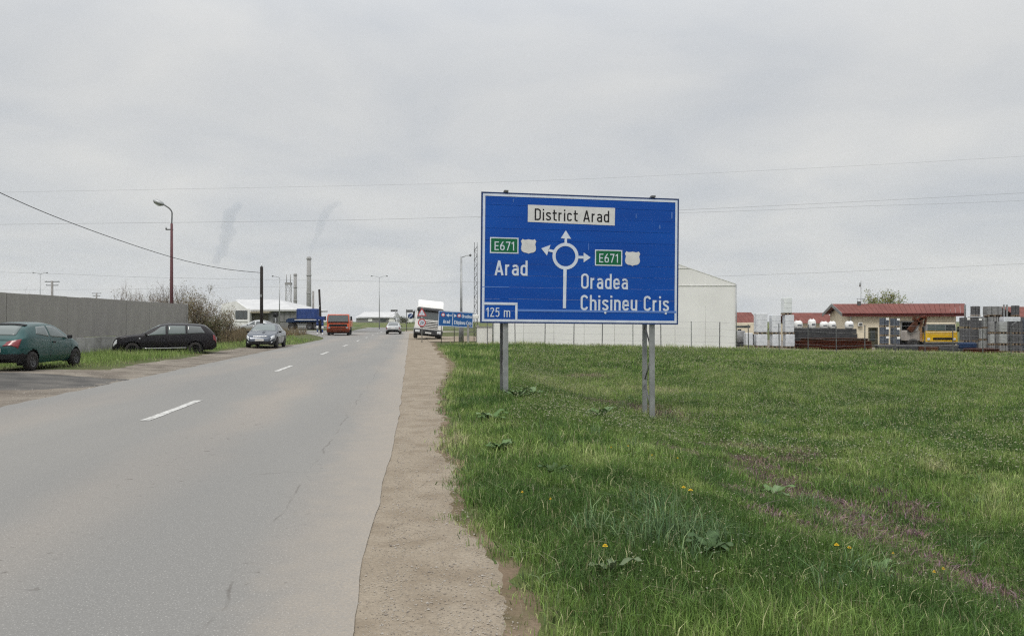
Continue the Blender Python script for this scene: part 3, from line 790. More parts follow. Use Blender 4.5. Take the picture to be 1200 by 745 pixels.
# ------------------------------------------------------------------ cars
def pchip(pts):
    xs = np.array([p[0] for p in pts], float); ys = np.array([p[1] for p in pts], float)
    hh = np.diff(xs); dl = np.diff(ys) / hh; d = np.zeros_like(xs)
    for i in range(1, len(xs) - 1):
        if dl[i - 1] * dl[i] > 0:
            w1 = 2 * hh[i] + hh[i - 1]; w2 = hh[i] + 2 * hh[i - 1]
            d[i] = (w1 + w2) / (w1 / dl[i - 1] + w2 / dl[i])
    d[0] = dl[0]; d[-1] = dl[-1]
    def f(x):
        x = np.clip(np.asarray(x, float), xs[0], xs[-1]); i = np.clip(np.searchsorted(xs, x) - 1, 0, len(hh) - 1)
        t = (x - xs[i]) / hh[i]
        return ((2 * t ** 3 - 3 * t ** 2 + 1) * ys[i] + (t ** 3 - 2 * t ** 2 + t) * hh[i] * d[i] + (-2 * t ** 3 + 3 * t ** 2) * ys[i + 1] + (t ** 3 - t ** 2) * hh[i] * d[i + 1])
    return f

class CarShape:
    def __init__(s, top, belt, bot, wid, roofw, crown=.86):
        s.top, s.belt, s.bot, s.wid, s.rw, s.crown = pchip(top), pchip(belt), pchip(bot), pchip(wid), pchip(roofw), crown
        s.y0, s.y1 = top[0][0], top[-1][0]
    def S(s, y, c):
        y = np.asarray(y, float); c = np.asarray(c, float)
        sg = np.where(c < 0, -1.0, 1.0); k = np.abs(c)
        w = s.wid(y); zb = s.bot(y); zt = s.top(y); zs = np.minimum(s.belt(y), zt - 0.035); wr = w * s.rw(y)
        zs = np.maximum(zs, zb + .03)
        ze = zs + (zt - zs) * s.crown
        f1 = np.clip(k, 0, 1); f2 = np.clip(k - 1, 0, 1); f3 = np.clip(k - 2, 0, 1)
        x1 = wr * f1; z1 = zt - (zt - ze) * f1 ** 2.8
        x2 = wr + (w * .965 - wr) * f2 + .022 * np.sin(PI * f2); z2 = ze + (zs - ze) * f2
        x3 = w * (.965 + .035 * np.sin(PI * np.minimum(1, f3 * 1.25))) - .07 * np.clip((f3 - .72) / .28, 0, 1) ** 2; z3 = zs + (zb - zs) * f3
        x = np.where(k <= 1, x1, np.where(k <= 2, x2, x3)); z = np.where(k <= 1, z1, np.where(k <= 2, z2, z3))
        return np.stack([x * sg, y + 0 * x, z], -1)
    def N(s, y, c):
        e = 1e-3
        a = s.S(y + e, c) - s.S(y - e, c); b = s.S(y, c + e) - s.S(y, c - e)
        n = np.cross(b, a); n /= np.maximum(np.linalg.norm(n, axis=-1, keepdims=True), 1e-9)
        p = s.S(y, c); ctr = np.stack([0 * p[..., 0], p[..., 1], 0 * p[..., 2] + .55], -1)
        sgn = np.sign(np.sum(n * (p - ctr), -1, keepdims=True)); sgn[sgn == 0] = 1
        return n * sgn
    def patch(s, name, corners, m, parent, off=.006, nu=10, nv=8):
        """quad patch in (y, c); corners in order"""
        u, v = np.meshgrid(np.linspace(0, 1, nu), np.linspace(0, 1, nv), indexing='ij')
        (a, b, c_, d) = corners
        yy = (a[0] * (1 - u) + b[0] * u) * (1 - v) + (d[0] * (1 - u) + c_[0] * u) * v
        cc = (a[1] * (1 - u) + b[1] * u) * (1 - v) + (d[1] * (1 - u) + c_[1] * u) * v
        Nn = s.N(yy, cc); O = s.S(yy, cc) + Nn * off; I = s.S(yy, cc) - Nn * .004
        vs = list(map(tuple, O.reshape(-1, 3))) + list(map(tuple, I.reshape(-1, 3))); q = nu * nv
        fs = [(i * nv + j, (i + 1) * nv + j, (i + 1) * nv + j + 1, i * nv + j + 1) for i in range(nu - 1) for j in range(nv - 1)]
        mb = MB().add(vs, fs, True)
        rim = [i * nv for i in range(nu)] + [(nu - 1) * nv + j for j in range(1, nv)] + [i * nv + nv - 1 for i in range(nu - 2, -1, -1)] + [j for j in range(nv - 2, 0, -1)]
        mb.f += [(rim[i], rim[(i + 1) % len(rim)], q + rim[(i + 1) % len(rim)], q + rim[i]) for i in range(len(rim))]; mb.sm += [False] * len(rim)
        return mb.build(name, m, parent)

def wheel(parent, x, y, r, w, side, rim_mat, steer=0):
    t = MB().lathe([(-w / 2, r * .62), (-w / 2, r * .9), (-w * .36, r), (w * .36, r), (w / 2, r * .9), (w / 2, r * .62)], 24).build('wheel', M['rubber'], parent)
    t.location = (x, y, r); t.rotation_euler = (0, 0, steer)
    t.name = 'wheel'
    mb = MB(); sg = side
    mb.lathe([(sg * w * .10, 0.001), (sg * w * .12, r * .12), (sg * w * .30, r * .18), (sg * w * .24, r * .45), (sg * w * .40, r * .60), (sg * w * .44, r * .645)], 24)
    for k in range(6):
        a = 2 * PI * k / 6
        mb.box((sg * w * .30, math.cos(a) * r * .38, math.sin(a) * r * .38), (.02, r * .13, r * .44), rx=a - PI / 2)
    mb.build('rim', rim_mat, t)
    return t

def make_car(name, label, group, sp, paint, loc, rz, roll=0):
    root = thing(name, label, 'car', loc, rz, group)
    C = CarShape(*sp['curves'])
    y0, y1 = C.y0, C.y1; wb = sp['axles']; wr = sp['wr']; ar = wr + .065
    ys = sorted(set(list(np.round(np.concatenate([y0 + (np.linspace(0, 1, 10) ** 2) * .3, np.linspace(y0 + .3, y1 - .3, 92), y1 - (np.linspace(1, 0, 10) ** 2) * .3]), 4)) + [d for dd in sp['doors'] for d in dd[:2]]))
    ys = np.array(ys)
    half = np.concatenate([np.linspace(0, 1, 9), np.linspace(1, 2, 7)[1:], np.linspace(2, 3, 22)[1:]])
    cs = np.concatenate([-half[::-1], half[1:]])
    YY, CC = np.meshgrid(ys, cs, indexing='ij')
    P = C.S(YY, CC); n, m = YY.shape
    flat = list(map(tuple, P.reshape(-1, 3)))
    groups = {'body': []}
    for i in range(n - 1):
        yc = (ys[i] + ys[i + 1]) / 2
        for j in range(m - 1):
            cc = (cs[j] + cs[j + 1]) / 2; k = abs(cc)
            zc = (P[i, j, 2] + P[i + 1, j + 1, 2]) / 2
            if k > 2 and any(math.hypot(yc - a, zc - wr) < ar for a in wb): continue
            key = 'body'
            for q, (d0, d1) in enumerate(sp['doors']):
                if d0 <= yc <= d1 and 2.0 < k < 2.86: key = 'door%d%s' % (q, 'l' if cc < 0 else 'r')
            if sp.get('bumper') and sp['bumper'](yc, k, zc): key = 'bumper_f' if yc > 0 else 'bumper_r'
            groups.setdefault(key, []).append((i * m + j, (i + 1) * m + j, (i + 1) * m + j + 1, i * m + j + 1))
    def caps(i): return tuple(i * m + j for j in range(m))
    groups.setdefault('bumper_r' if sp.get('bumper') else 'body', []).append(caps(0)); groups.setdefault('bumper_f' if sp.get('bumper') else 'body', []).append(caps(n - 1))
    objs = {}
    for key, fs in groups.items():
        used = sorted({q for f in fs for q in f}); mp = {q: e for e, q in enumerate(used)}
        mb = MB().add([flat[q] for q in used], [tuple(mp[q] for q in f) for f in fs], True)
        nm = 'body' if key == 'body' else ('door' if key.startswith('door') else 'bumper')
        o = mb.build(nm, sp['bumper_mat'] if nm == 'bumper' and sp.get('bumper_mat') else paint, root)
        objs[key] = o
    # underside and wheel wells
    zb = .24
    box('underbody', (0, (y0 + y1) / 2, zb + .06), (float(C.wid(0)) * 1.7, (y1 - y0) * .93, .12), M['under'], root)
    mb = MB(); w = float(C.wid(0))
    for a in wb:
        for sg in (-1, 1):
            k = 14; vs = []
            for xx in (w * .94, w - .30):
                for q in range(k + 1):
                    an = -.35 + (PI + .7) * q / k; vs.append((sg * xx, a + ar * math.cos(an), wr + ar * math.sin(an)))
            mb.add(vs, [(q, q + 1, k + 2 + q, k + 1 + q) for q in range(k)] + [tuple(range(k + 1, 2 * k + 2))], True)
    o = mb.build('wheel_wells', M['under'], root, fix=False); o['kind'] = 'stuff'
    for a in wb:
        for sg in (-1, 1):
            wheel(root, sg * (w - .105), a, wr, .19, sg, sp.get('rim', M['rim']))
    for key, (nm, cor, mm, kw) in sp['patches'].items():
        for sg in ((-1, 1) if kw.get('pair') else (1,)):
            C.patch(nm, [(a, b * sg) for a, b in cor], mm or paint, root, kw.get('off', .006), kw.get('nu', 10), kw.get('nv', 8))
    # door seams
    for q, (d0, d1) in enumerate(sp['doors']):
        for sg in (-1, 1):
            d = objs.get('door%d%s' % (q, 'l' if sg < 0 else 'r'))
            if not d: continue
            for yy in (d0, d1):
                C.patch('seam', [(yy - .008, sg * 2.02), (yy + .008, sg * 2.02), (yy + .008, sg * 2.84), (yy - .008, sg * 2.84)], M['black'], d, .0015, 2, 8)
            C.patch('handle', [(d0 + .10, sg * 2.13), (d0 + .26, sg * 2.13), (d0 + .26, sg * 2.19), (d0 + .10, sg * 2.19)], sp.get('handle', M['black']), d, .022, 3, 3)
    # mirrors
    ym = sp['mirror']
    for sg in (-1, 1):
        p = C.S(np.array(ym), np.array(sg * 1.92)); n_ = sg
        MB().box((p[0] + sg * .08, ym, p[2] + .05), (.15, .08, .11), ch=.03).build('mirror', sp.get('mirror_mat', M['black']), root)
    for (nm, c, d, mm) in sp.get('boxes', []):
        MB().box(c, d, ch=min(d) * .3).build(nm, mm or paint, root)
    root.rotation_euler = (0, roll, rz)
    return root

# small rounded three-door hatch (front is +y)
ka = dict(
    curves=([(-1.81, .50), (-1.80, .66), (-1.74, .80), (-1.66, .93), (-1.56, 1.00), (-1.30, 1.24), (-1.05, 1.35), (-.6, 1.40), (-.1, 1.405), (.25, 1.355), (.55, 1.22), (.98, .99), (1.25, .90), (1.5, .80), (1.68, .68), (1.78, .54), (1.81, .42)],
            [(-1.81, .48), (-1.6, .90), (-1.2, .95), (-.5, .93), (.3, .89), (.9, .86), (1.3, .78), (1.7, .58), (1.81, .40)],
            [(-1.81, .34), (-1.7, .25), (-1.2, .20), (1.2, .20), (1.7, .23), (1.81, .30)],
            [(-1.81, .45), (-1.77, .60), (-1.66, .72), (-1.4, .795), (-1.0, .815), (0, .82), (1.0, .80), (1.4, .755), (1.65, .66), (1.77, .52), (1.81, .36)],
            [(-1.81, .86), (-1.5, .80), (-1.1, .73), (-.5, .70), (.2, .71), (.9, .80), (1.4, .80), (1.81, .8)]),
    axles=(-1.19, 1.23), wr=.275, doors=[(-.28, .92)], mirror=.72, mirror_mat=M['black'], bumper_mat=M['black'],
    bumper=lambda y, k, z: (y < -1.42 and z < .50) or (y > 1.55 and z < .50),
    patches={
        'rw': ('rear_window', [(-1.54, -.80), (-1.54, .80), (-1.16, .84), (-1.16, -.84)], M['glass_grey'], dict(nu=12)),
        'sp': ('spoiler', [(-1.17, -.95), (-1.17, .95), (-1.06, .95), (-1.06, -.95)], M['black'], dict(off=.02, nu=12)),
        'ws': ('windscreen', [(.33, -.88), (.33, .88), (.96, .95), (.96, -.95)], M['glass'], dict(nu=12)),
        'qw': ('quarter_window', [(-.98, 1.72), (-.34, 1.92), (-.30, 1.14), (-.80, 1.20)], M['glass_grey'], dict(pair=1)),
        'dw': ('door_window', [(-.25, 1.92), (.80, 1.92), (.28, 1.16), (-.22, 1.12)], M['glass_grey'], dict(pair=1)),
        'tl': ('tail_lamp', [(-1.785, .60), (-1.715, .66), (-1.60, 1.95), (-1.72, 2.16)], M['lamp_red'], dict(pair=1, off=.012)),
        'hl': ('headlamp', [(1.45, 2.02), (1.74, 2.05), (1.74, 2.40), (1.50, 2.36)], M['lamp_clear'], dict(pair=1, off=.01)),
        'hs': ('hatch_seam', [(-1.70, -.9), (-1.70, .9), (-1.69, .9), (-1.69, -.9)], M['black'], dict(off=.002, nu=10, nv=2)),
    },
    boxes=[('number_plate', (0, -1.815, .60), (.50, .02, .115), M['plate'])])

# five-door compact estate
wag = dict(
    curves=([(-2.2, .56), (-2.18, .74), (-2.13, .93), (-2.04, 1.06), (-1.84, 1.25), (-1.66, 1.39), (-1.42, 1.44), (-.9, 1.475), (-.2, 1.48), (.18, 1.43), (.5, 1.29), (1.0, 1.01), (1.3, .955), (1.7, .91), (2.0, .82), (2.12, .72), (2.18, .58), (2.2, .45)],
            [(-2.2, .56), (-2.1, .90), (-1.8, .97), (-1, .95), (0, .92), (.9, .90), (1.5, .86), (2.0, .74), (2.2, .43)],
            [(-2.2, .40), (-2.1, .30), (-1.6, .23), (1.6, .21), (2.1, .23), (2.2, .30)],
            [(-2.2, .70), (-2.15, .79), (-2.0, .83), (-1.5, .86), (0, .868), (1.3, .855), (1.8, .81), (2.05, .72), (2.17, .58), (2.2, .46)],
            [(-2.2, .90), (-1.9, .80), (-1.5, .74), (-.5, .72), (.3, .72), (1.0, .82), (1.6, .85), (2.2, .85)]),
    axles=(-1.27, 1.35), wr=.30, rim=M['under'], doors=[(-.95, -.06), (-.04, .98)], mirror=.80, bumper_mat=M['black'],
    bumper=lambda y, k, z: (y < -1.95 and z < .52) or (y > 1.95 and z < .48),
    patches={
        'rw': ('rear_window', [(-2.02, -.84), (-2.02, .84), (-1.68, .86), (-1.68, -.86)], M['glass'], dict(nu=12)),
        'ws': ('windscreen', [(.24, -.92), (.24, .92), (.99, .98), (.99, -.98)], M['glass_grey'], dict(nu=12)),
        'dw': ('front_window', [(-.02, 1.95), (.80, 1.93), (.20, 1.12), (-.0, 1.08)], M['glass_grey'], dict(pair=1)),
        'rd': ('rear_window_side', [(-.86, 1.94), (-.12, 1.94), (-.12, 1.10), (-.84, 1.12)], M['glass_grey'], dict(pair=1)),
        'qw': ('quarter_window', [(-1.70, 1.90), (-.93, 1.95), (-.93, 1.10), (-1.50, 1.14)], M['glass'], dict(pair=1)),
        'tl': ('tail_lamp', [(-2.17, 2.0), (-2.03, 2.0), (-2.05, 2.36), (-2.185, 2.38)], M['lamp_red'], dict(pair=1, off=.012)),
        'hl': ('headlamp', [(1.98, 2.02), (2.14, 2.0), (2.14, 2.42), (1.99, 2.36)], M['lamp_clear'], dict(pair=1, off=.012)),
        'in': ('side_indicator', [(1.02, 2.13), (1.09, 2.13), (1.09, 2.18), (1.02, 2.18)], M['lamp_clear'], dict(pair=1, off=.01, nu=3, nv=3)),
        'st': ('sill_trim', [(-.9, 2.80), (.95, 2.80), (.95, 2.86), (-.9, 2.86)], M['chrome'], dict(pair=1, off=.008, nv=3)),
    },
    boxes=[('number_plate', (0, -2.205, .74), (.50, .02, .115), M['plate'])])

# saloon
sed = dict(
    curves=([(-2.2, .55), (-2.19, .75), (-2.14, .93), (-1.95, .99), (-1.6, 1.02), (-1.15, 1.24), (-.8, 1.38), (-.2, 1.46), (.2, 1.43), (.55, 1.29), (1.08, 1.01), (1.4, .93), (1.8, .84), (2.05, .72), (2.15, .58), (2.2, .42)],
            [(-2.2, .53), (-2.1, .86), (-1.6, .93), (0, .90), (1, .87), (1.6, .80), (2.0, .66), (2.2, .40)],
            [(-2.2, .38), (-2.1, .28), (-1.6, .22), (1.6, .20), (2.1, .20), (2.2, .26)],
            [(-2.2, .66), (-2.12, .78), (-1.9, .84), (-1, .875), (0, .88), (1.2, .865), (1.7, .82), (2.0, .73), (2.15, .60), (2.2, .50)],
            [(-2.2, .88), (-1.6, .80), (-1, .71), (-.2, .69), (.3, .71), (1.0, .84), (1.6, .86), (2.2, .86)]),
    axles=(-1.30, 1.34), wr=.31, doors=[(-.98, -.06), (-.04, 1.0)], mirror=.84, mirror_mat=M['black'], handle=M['chrome'], bumper_mat=M['black'], bumper=lambda y, k, z: (y > 1.75 and z < .43) or (y < -1.9 and z < .42),
    patches={
        'rw': ('rear_window', [(-1.56, -.86), (-1.56, .86), (-.86, .88), (-.86, -.88)], M['glass'], dict(nu=12)),
        'ws': ('windscreen', [(.30, -.90), (.30, .90), (1.05, .97), (1.05, -.97)], M['glass_grey'], dict(nu=12)),
        'dw': ('front_window', [(-.02, 1.92), (.84, 1.90), (.28, 1.16), (-.0, 1.12)], M['glass'], dict(pair=1)),
        'rd': ('rear_side_window', [(-1.12, 1.88), (-.12, 1.92), (-.12, 1.12), (-.82, 1.18)], M['glass'], dict(pair=1)),
        'tl': ('tail_lamp', [(-2.17, 2.02), (-1.98, 2.02), (-2.0, 2.26), (-2.18, 2.3)], M['lamp_red'], dict(pair=1, off=.012)),
        'hl': ('headlamp', [(1.74, 1.9), (2.08, 1.05), (2.15, 2.10), (1.90, 2.28)], M['lamp_clear'], dict(pair=1, off=.012)),
        'gr': ('grille_bar', [(2.04, -.68), (2.04, .68), (2.09, .68), (2.09, -.68)], M['chrome'], dict(off=.015, nu=12, nv=3)),
        'gl': ('lower_grille', [(2.18, -.95), (2.18, .95), (2.199, .95), (2.199, -.95)], M['black'], dict(off=.012, nu=12, nv=4)),
        'fg': ('fog_lamp', [(2.05, 2.50), (2.13, 2.42), (2.13, 2.62), (2.06, 2.62)], M['lamp_clear'], dict(pair=1, off=.01, nu=3, nv=3)),
    },
    boxes=[('number_plate', (0, 2.215, .50), (.50, .02, .115), M['plate']), ('number_plate', (0, -2.205, .72), (.50, .02, .115), M['plate'])])

p = at(62, 22.9)
x_ = -14.70; y_ = 23.35
make_car('small_hatchback', 'teal green rounded three door hatchback parked by the concrete wall, seen from behind', None, ka, M['teal'], (x_, y_, gz(x_, y_) + .03), rad(3))
x_ = -16.17; y_ = 35.9
make_car('estate_car', 'black estate car parked side on in front of the grey wall end', None, wag, M['blackpaint'], (x_, y_, gz(x_, y_) - .13), rad(112))
x_ = (312.5 - 600) / F * 46; y_ = 46.0
make_car('saloon_car', 'dark blue grey saloon car parked on the left verge facing the viewer', None, sed, M['bluegrey'], (x_, y_, gz(x_, y_)), rad(180 + 7.5))
x_ = (461.5 - 600) / F * 93; y_ = 93.0
make_car('saloon_car', 'silver saloon car driving away in the right lane toward the junction', None, sed, M['silver'], (x_, y_, .03), rad(6))
x_ = (303 - 600) / F * 84; y_ = 84.0
make_car('saloon_car', 'pale grey saloon car half hidden behind the dark parked saloon', None, sed, M['silver'], (x_, y_, gz(x_, y_) + .1), rad(80))

# ------------------------------------------------------------------ trucks
def truck_wheels(root, spots, r=.5, w=.3):
    for x, y, sg in spots: wheel(root, x, y, r, w, sg, M['rim'])

# white tractor cab on the right shoulder, facing us (front = -y in local space)
x_ = (500.5 - 600) / F * 67; y_ = 67.0
tr = thing('white_truck', 'white tractor truck parked on the right gravel shoulder facing the viewer', 'truck', (x_, y_, gz(x_, y_) + .02), rad(6))
cabp = [(-1.14, .72), (-1.16, 1.0), (-1.12, 1.75), (-.92, 2.62), (-.80, 2.72), (1.0, 2.74), (1.05, .72)]
def taper_cab(mb, z0, k):
    mb.v = [(x * (1 - k * max(0, z - z0)), y, z) for x, y, z in mb.v]; return mb
taper_cab(MB().prism(cabp, -1.2, 1.2, 'x'), 1.6, .035).build('cab', M['white'], tr)
MB().prism([(-.90, 2.72), (-.70, 3.0), (.2, 3.36), (.5, 3.36), (.5, 2.72)], -1.08, 1.08, 'x').build('roof_deflector', M['white'], tr)
mb = MB(); mb.add([(-1.08, -1.135, 1.72), (1.08, -1.135, 1.72), (1.03, -.965, 2.48), (-1.03, -.965, 2.48), (-1.08, -1.16, 1.71), (1.08, -1.16, 1.71), (1.03, -.99, 2.49), (-1.03, -.99, 2.49)], [(4, 5, 6, 7), (0, 1, 5, 4), (1, 2, 6, 5), (2, 3, 7, 6), (3, 0, 4, 7)]); mb.build('windscreen', M['glass'], tr)
MB().prism([(-1.16, 2.40), (-1.22, 2.50), (-.94, 2.66), (-.90, 2.58)], -1.14, 1.14, 'x').build('sun_visor', M['beam'], tr)
box('grille', (0, -1.165, 1.28), (1.5, .05, .60), M['black'], tr, ch=.02)
for k in range(4): box('grille_bar', (0, -1.20, 1.07 + .15 * k), (1.46, .03, .065), M['white'], tr)
box('bumper', (0, -1.17, .62), (2.46, .24, .46), M['beam'], tr, ch=.07)
box('lower_skirt', (0, -1.05, .36), (2.2, .2, .16), M['black'], tr)
for sg in (-1, 1):
    MB().box((sg * .93, -1.27, .66), (.42, .06, .22), ch=.03).build('headlamp', M['lamp_clear'], tr)
    MB().box((sg * 1.38, -1.08, 2.0), (.16, .14, .62), ch=.04).build('mirror', M['black'], tr)
    MB().box((sg * 1.27, -.95, 2.36), (.30, .04, .04)).build('mirror_arm', M['black'], tr)
    o = MB().add([(sg * 1.204, -.85, 1.75), (sg * 1.204, .15, 1.75), (sg * 1.204, .15, 2.42), (sg * 1.204, -.72, 2.42)], [(0, 1, 2, 3)]).build('side_window', M['glass'], tr, fix=False)
box('number_plate', (0, -1.30, .56), (.52, .02, .12), M['plate'], tr)
box('chassis', (0, 2.6, .82), (.9, 5.0, .28), M['under'], tr)
box('fuel_tank', (-.95, 2.0, .72), (.55, 1.3, .55), M['tank'], tr, ch=.08); box('fuel_tank', (.95, 2.0, .72), (.55, 1.3, .55), M['tank'], tr, ch=.08)
truck_wheels(tr, [(-1.03, -.2, -1), (1.03, -.2, 1), (-1.0, 3.9, -1), (1.0, 3.9, 1)], .5, .32)
tr.rotation_euler = (0, rad(6.0), rad(8))

# orange-red truck coming towards us
x_ = (397 - 600) / F * 84; y_ = 84.0
rt = thing('red_truck', 'orange red flat fronted truck coming toward the viewer on the left', 'truck', (x_, y_, .03), rad(9))
taper_cab(MB().prism([(-1.0, .62), (-1.03, .9), (-1.0, 1.45), (-.80, 2.22), (-.68, 2.30), (.7, 2.30), (.75, .62)], -1.2, 1.2, 'x'), 1.3, .07).build('cab', M['redpaint'], rt)
mb = MB(); mb.add([(-1.08, -1.01, 1.52), (1.08, -1.01, 1.52), (1.02, -.82, 2.20), (-1.02, -.82, 2.20), (-1.08, -1.04, 1.51), (1.08, -1.04, 1.51), (1.02, -.85, 2.21), (-1.02, -.85, 2.21)], [(4, 5, 6, 7), (0, 1, 5, 4), (1, 2, 6, 5), (2, 3, 7, 6), (3, 0, 4, 7)]); mb.build('windscreen', M['glass'], rt)
box('grille', (0, -1.05, 1.10), (1.9, .05, .26), M['black'], rt, ch=.02)
box('wiper_panel', (0, -1.03, 1.42), (2.2, .04, .10), M['black'], rt)
box('grille', (0, -1.05, .80), (1.7, .05, .12), M['rust'], rt)
box('bumper', (0, -1.04, .50), (2.42, .22, .30), M['rust_red'], rt, ch=.05)
box('lower_skirt', (0, -.9, .30), (2.1, .2, .16), M['black'], rt)
for sg in (-1, 1):
    MB().box((sg * .95, -1.08, .84), (.26, .05, .16), ch=.03).build('headlamp', M['tank'], rt)
    MB().box((sg * 1.38, -.95, 1.85), (.2, .12, .46), ch=.04).build('mirror', M['black'], rt)
    MB().add([(sg * 1.204, -.75, 1.55), (sg * 1.204, .3, 1.55), (sg * 1.204, .3, 2.15), (sg * 1.204, -.62, 2.15)], [(0, 1, 2, 3)]).build('side_window', M['glass'], rt, fix=False)
box('load_body', (0, 3.6, 1.35), (2.4, 4.6, .9), M['redpaint'], rt, ch=.05)
box('chassis', (0, 3.0, .72), (.9, 6.0, .25), M['under'], rt)
truck_wheels(rt, [(-1.03, -.1, -1), (1.03, -.1, 1), (-1.0, 4.4, -1), (1.0, 4.4, 1)], .48, .3)

# dark blue truck crossing far left, side on
x_ = (356 - 600) / F * 100; y_ = 100.0
bt = thing('blue_truck', 'dark blue tarpaulin truck standing side on beyond the left verge', 'truck', (x_, y_, gz(x_, y_) + .35), rad(4))
MB().prism([(-2.0, .95), (-2.05, 1.25), (-1.75, 1.45), (-1.0, 1.5), (-.95, .95)], -1.05, 1.05, 'y').build('cab', M['navy'], bt)
box('load_body', (.62, 0, 2.0), (2.7, 2.2, 1.4), M['tarp_blue'], bt, ch=.12)
box('side_stripe', (.55, -1.12, 1.27), (3.0, .03, .09), M['white'], bt)
box('chassis', (.2, 0, .95), (4.2, .9, .3), M['under'], bt)
box('dropside', (.55, 0, 1.12), (3.1, 2.24, .2), M['navy'], bt)
for xx in (-1.4, .9, 1.7):
    for sg in (-1, 1):
        w_ = wheel(bt, xx, sg * .95, .42, .28, sg, M['rim']); w_.rotation_euler = (0, 0, PI / 2)
for k in range(3): box('tarp_strap', (-.6 + k * 1.1, -1.115, 1.95), (.05, .03, 1.2), M['bluepaint'], bt)

# ------------------------------------------------------------------ lamps, poles, masts
def pole_lamp():
    D = 49.0; p = at(201, D); zt = CAM_Z - (262 - HOR) / F * D
    t = thing('street_lamp', 'tall rusty red street lamp with a curved arm behind the concrete wall', 'street lamp', p)
    MB().path([(0, 0, -.2), (0, 0, zt - p.z)], [.125, .075], 10).build('pole', M['pole_red'], t)
    k = D / F; z0 = zt - p.z
    pts = [(0, 0, z0 - .1), (0.02, 0, z0 + 10 * k), (0.0, 0, z0 + 14 * k), (-3 * k, 0, z0 + 18 * k), (-9 * k, 0, z0 + 22 * k)]
    MB().path(cat(pts, 4), .045, 8).build('arm', M['galv_dark'], t)
    mb = MB(); q = Vector((-9 * k, 0, z0 + 22 * k)); d = Vector((-.9, 0, .38)).normalized()
    mb.path([q + d * a for a in (0, .12, .35, .62, .74)], [.05, .13, .17, .15, .05], 10)
    mb.build('lamp_head', M['galv'], t)
    mb = MB(); mb.path([q + d * a + Vector((-.03, 0, -.09)) for a in (.2, .35, .6)], [.08, .12, .07], 8); mb.build('lens', M['lamp_clear'], t)
    MB().box((-.14, 0, z0 - 7 * k), (.45, .07, .07)).build('bracket', M['galv_dark'], t)
    MB().path([(-.35, 0, z0 - 7 * k), (-.35, 0, z0 - 7 * k + .16)], .05, 6).build('insulator', M['galv'], t)
pole_lamp()
def wood_pole(px, D, ytop, r, label, mm='wood_dark', lean=0.0, tip=None):
    p = at(px, D); zt = CAM_Z - (ytop - HOR) / F * D - p.z
    t = thing('utility_pole', label, 'pole', p)
    MB().path([(0, 0, -.3), (lean, 0, zt)], [r * 1.15, r], 10).build('pole', M[mm], t)
    MB().box((lean * .7, -r - .01, zt * .62), (.10, .03, .18)).build('marker_plate', M['galv'], t)
    if tip: MB().path([(lean, 0, zt), (lean, 0, zt + .22)], [.05, .03], 6).build('insulator', M['lamp_clear'], t)
    return Vector(p) + Vector((lean, 0, zt))
PTOP = wood_pole(306.5, 52, 312.5, .10, 'thick tarred wooden pole standing behind the dark parked saloon', tip=True)
wood_pole(376.5, 92, 339, .12, 'thin dark leaning pole left of the red truck', lean=-.25)
wood_pole(367, 120, 341, .15, 'grey concrete pole beside the tall chimney', 'concrete_pole')
def twin_lamp(px, D, ytop, label, arms, m='galv', r=.10):
    p = at(px, D); zt = CAM_Z - (ytop - HOR) / F * D - p.z
    t = thing('lamp_post', label, 'street lamp', p)
    MB().path([(0, 0, -.2), (0, 0, zt)], [r, r * .6], 8).build('pole', M[m], t)
    for a in arms:
        l = a / F * D; sg = 1 if a > 0 else -1
        MB().path([(0, 0, zt - .05), (l * .5, 0, zt + abs(l) * .13), (l * .8, 0, zt + abs(l) * .15)], .035, 6).build('arm', M[m], t)
        MB().path([(l * .78, 0, zt + abs(l) * .15), (l * .9, 0, zt + abs(l) * .16), (l, 0, zt + abs(l) * .14)], [.05, .11, .05], 8).build('lamp_head', M['galv_dark'], t)
    return t
twin_lamp(444.5, 150, 325, 'tall twin armed lamp post at the roundabout', (-10, 10))
twin_lamp(327.5, 112, 325, 'thin lamp post with one arm to the left beside the industrial hall', (-9,))
twin_lamp(47, 150, 321, 'faint twin armed lamp post beyond the concrete wall', (-9, 9))
lp = twin_lamp(540.5, 56, 301, 'grey lamp post with one arm beside the small blue sign', (12,), r=.11)
MB().path([(0, 0, -.1), (0, 0, 1.35)], [.2, .17], 10).build('base', M['concrete_pole'], lp)
# power pole with crossarms, and a second far one
def power_pole(px, D, ytop, label, aw=.9):
    p = at(px, D); zt = CAM_Z - (ytop - HOR) / F * D - p.z
    t = thing('power_pole', label, 'power pole', p)
    MB().path([(0, 0, -.2), (0, 0, zt)], [.2, .14], 8).build('pole', M['concrete_pole'], t)
    for q, f in enumerate((.12, .62)):
        MB().box((0, 0, zt - f), (aw * 2 * (1 - .25 * q), .1, .1)).build('crossarm', M['galv_dark'], t)
        for sg in (-1, 1): MB().path([(sg * aw * .8, 0, zt - f), (sg * aw * .8, 0, zt - f + .25)], .05, 6).build('insulator', M['lamp_clear'], t)
power_pole(61, 105, 329, 'concrete power pole with two crossarms beyond the wall', 1.0)
power_pole(113, 150, 343, 'small far power pole showing just above the wall', .9)

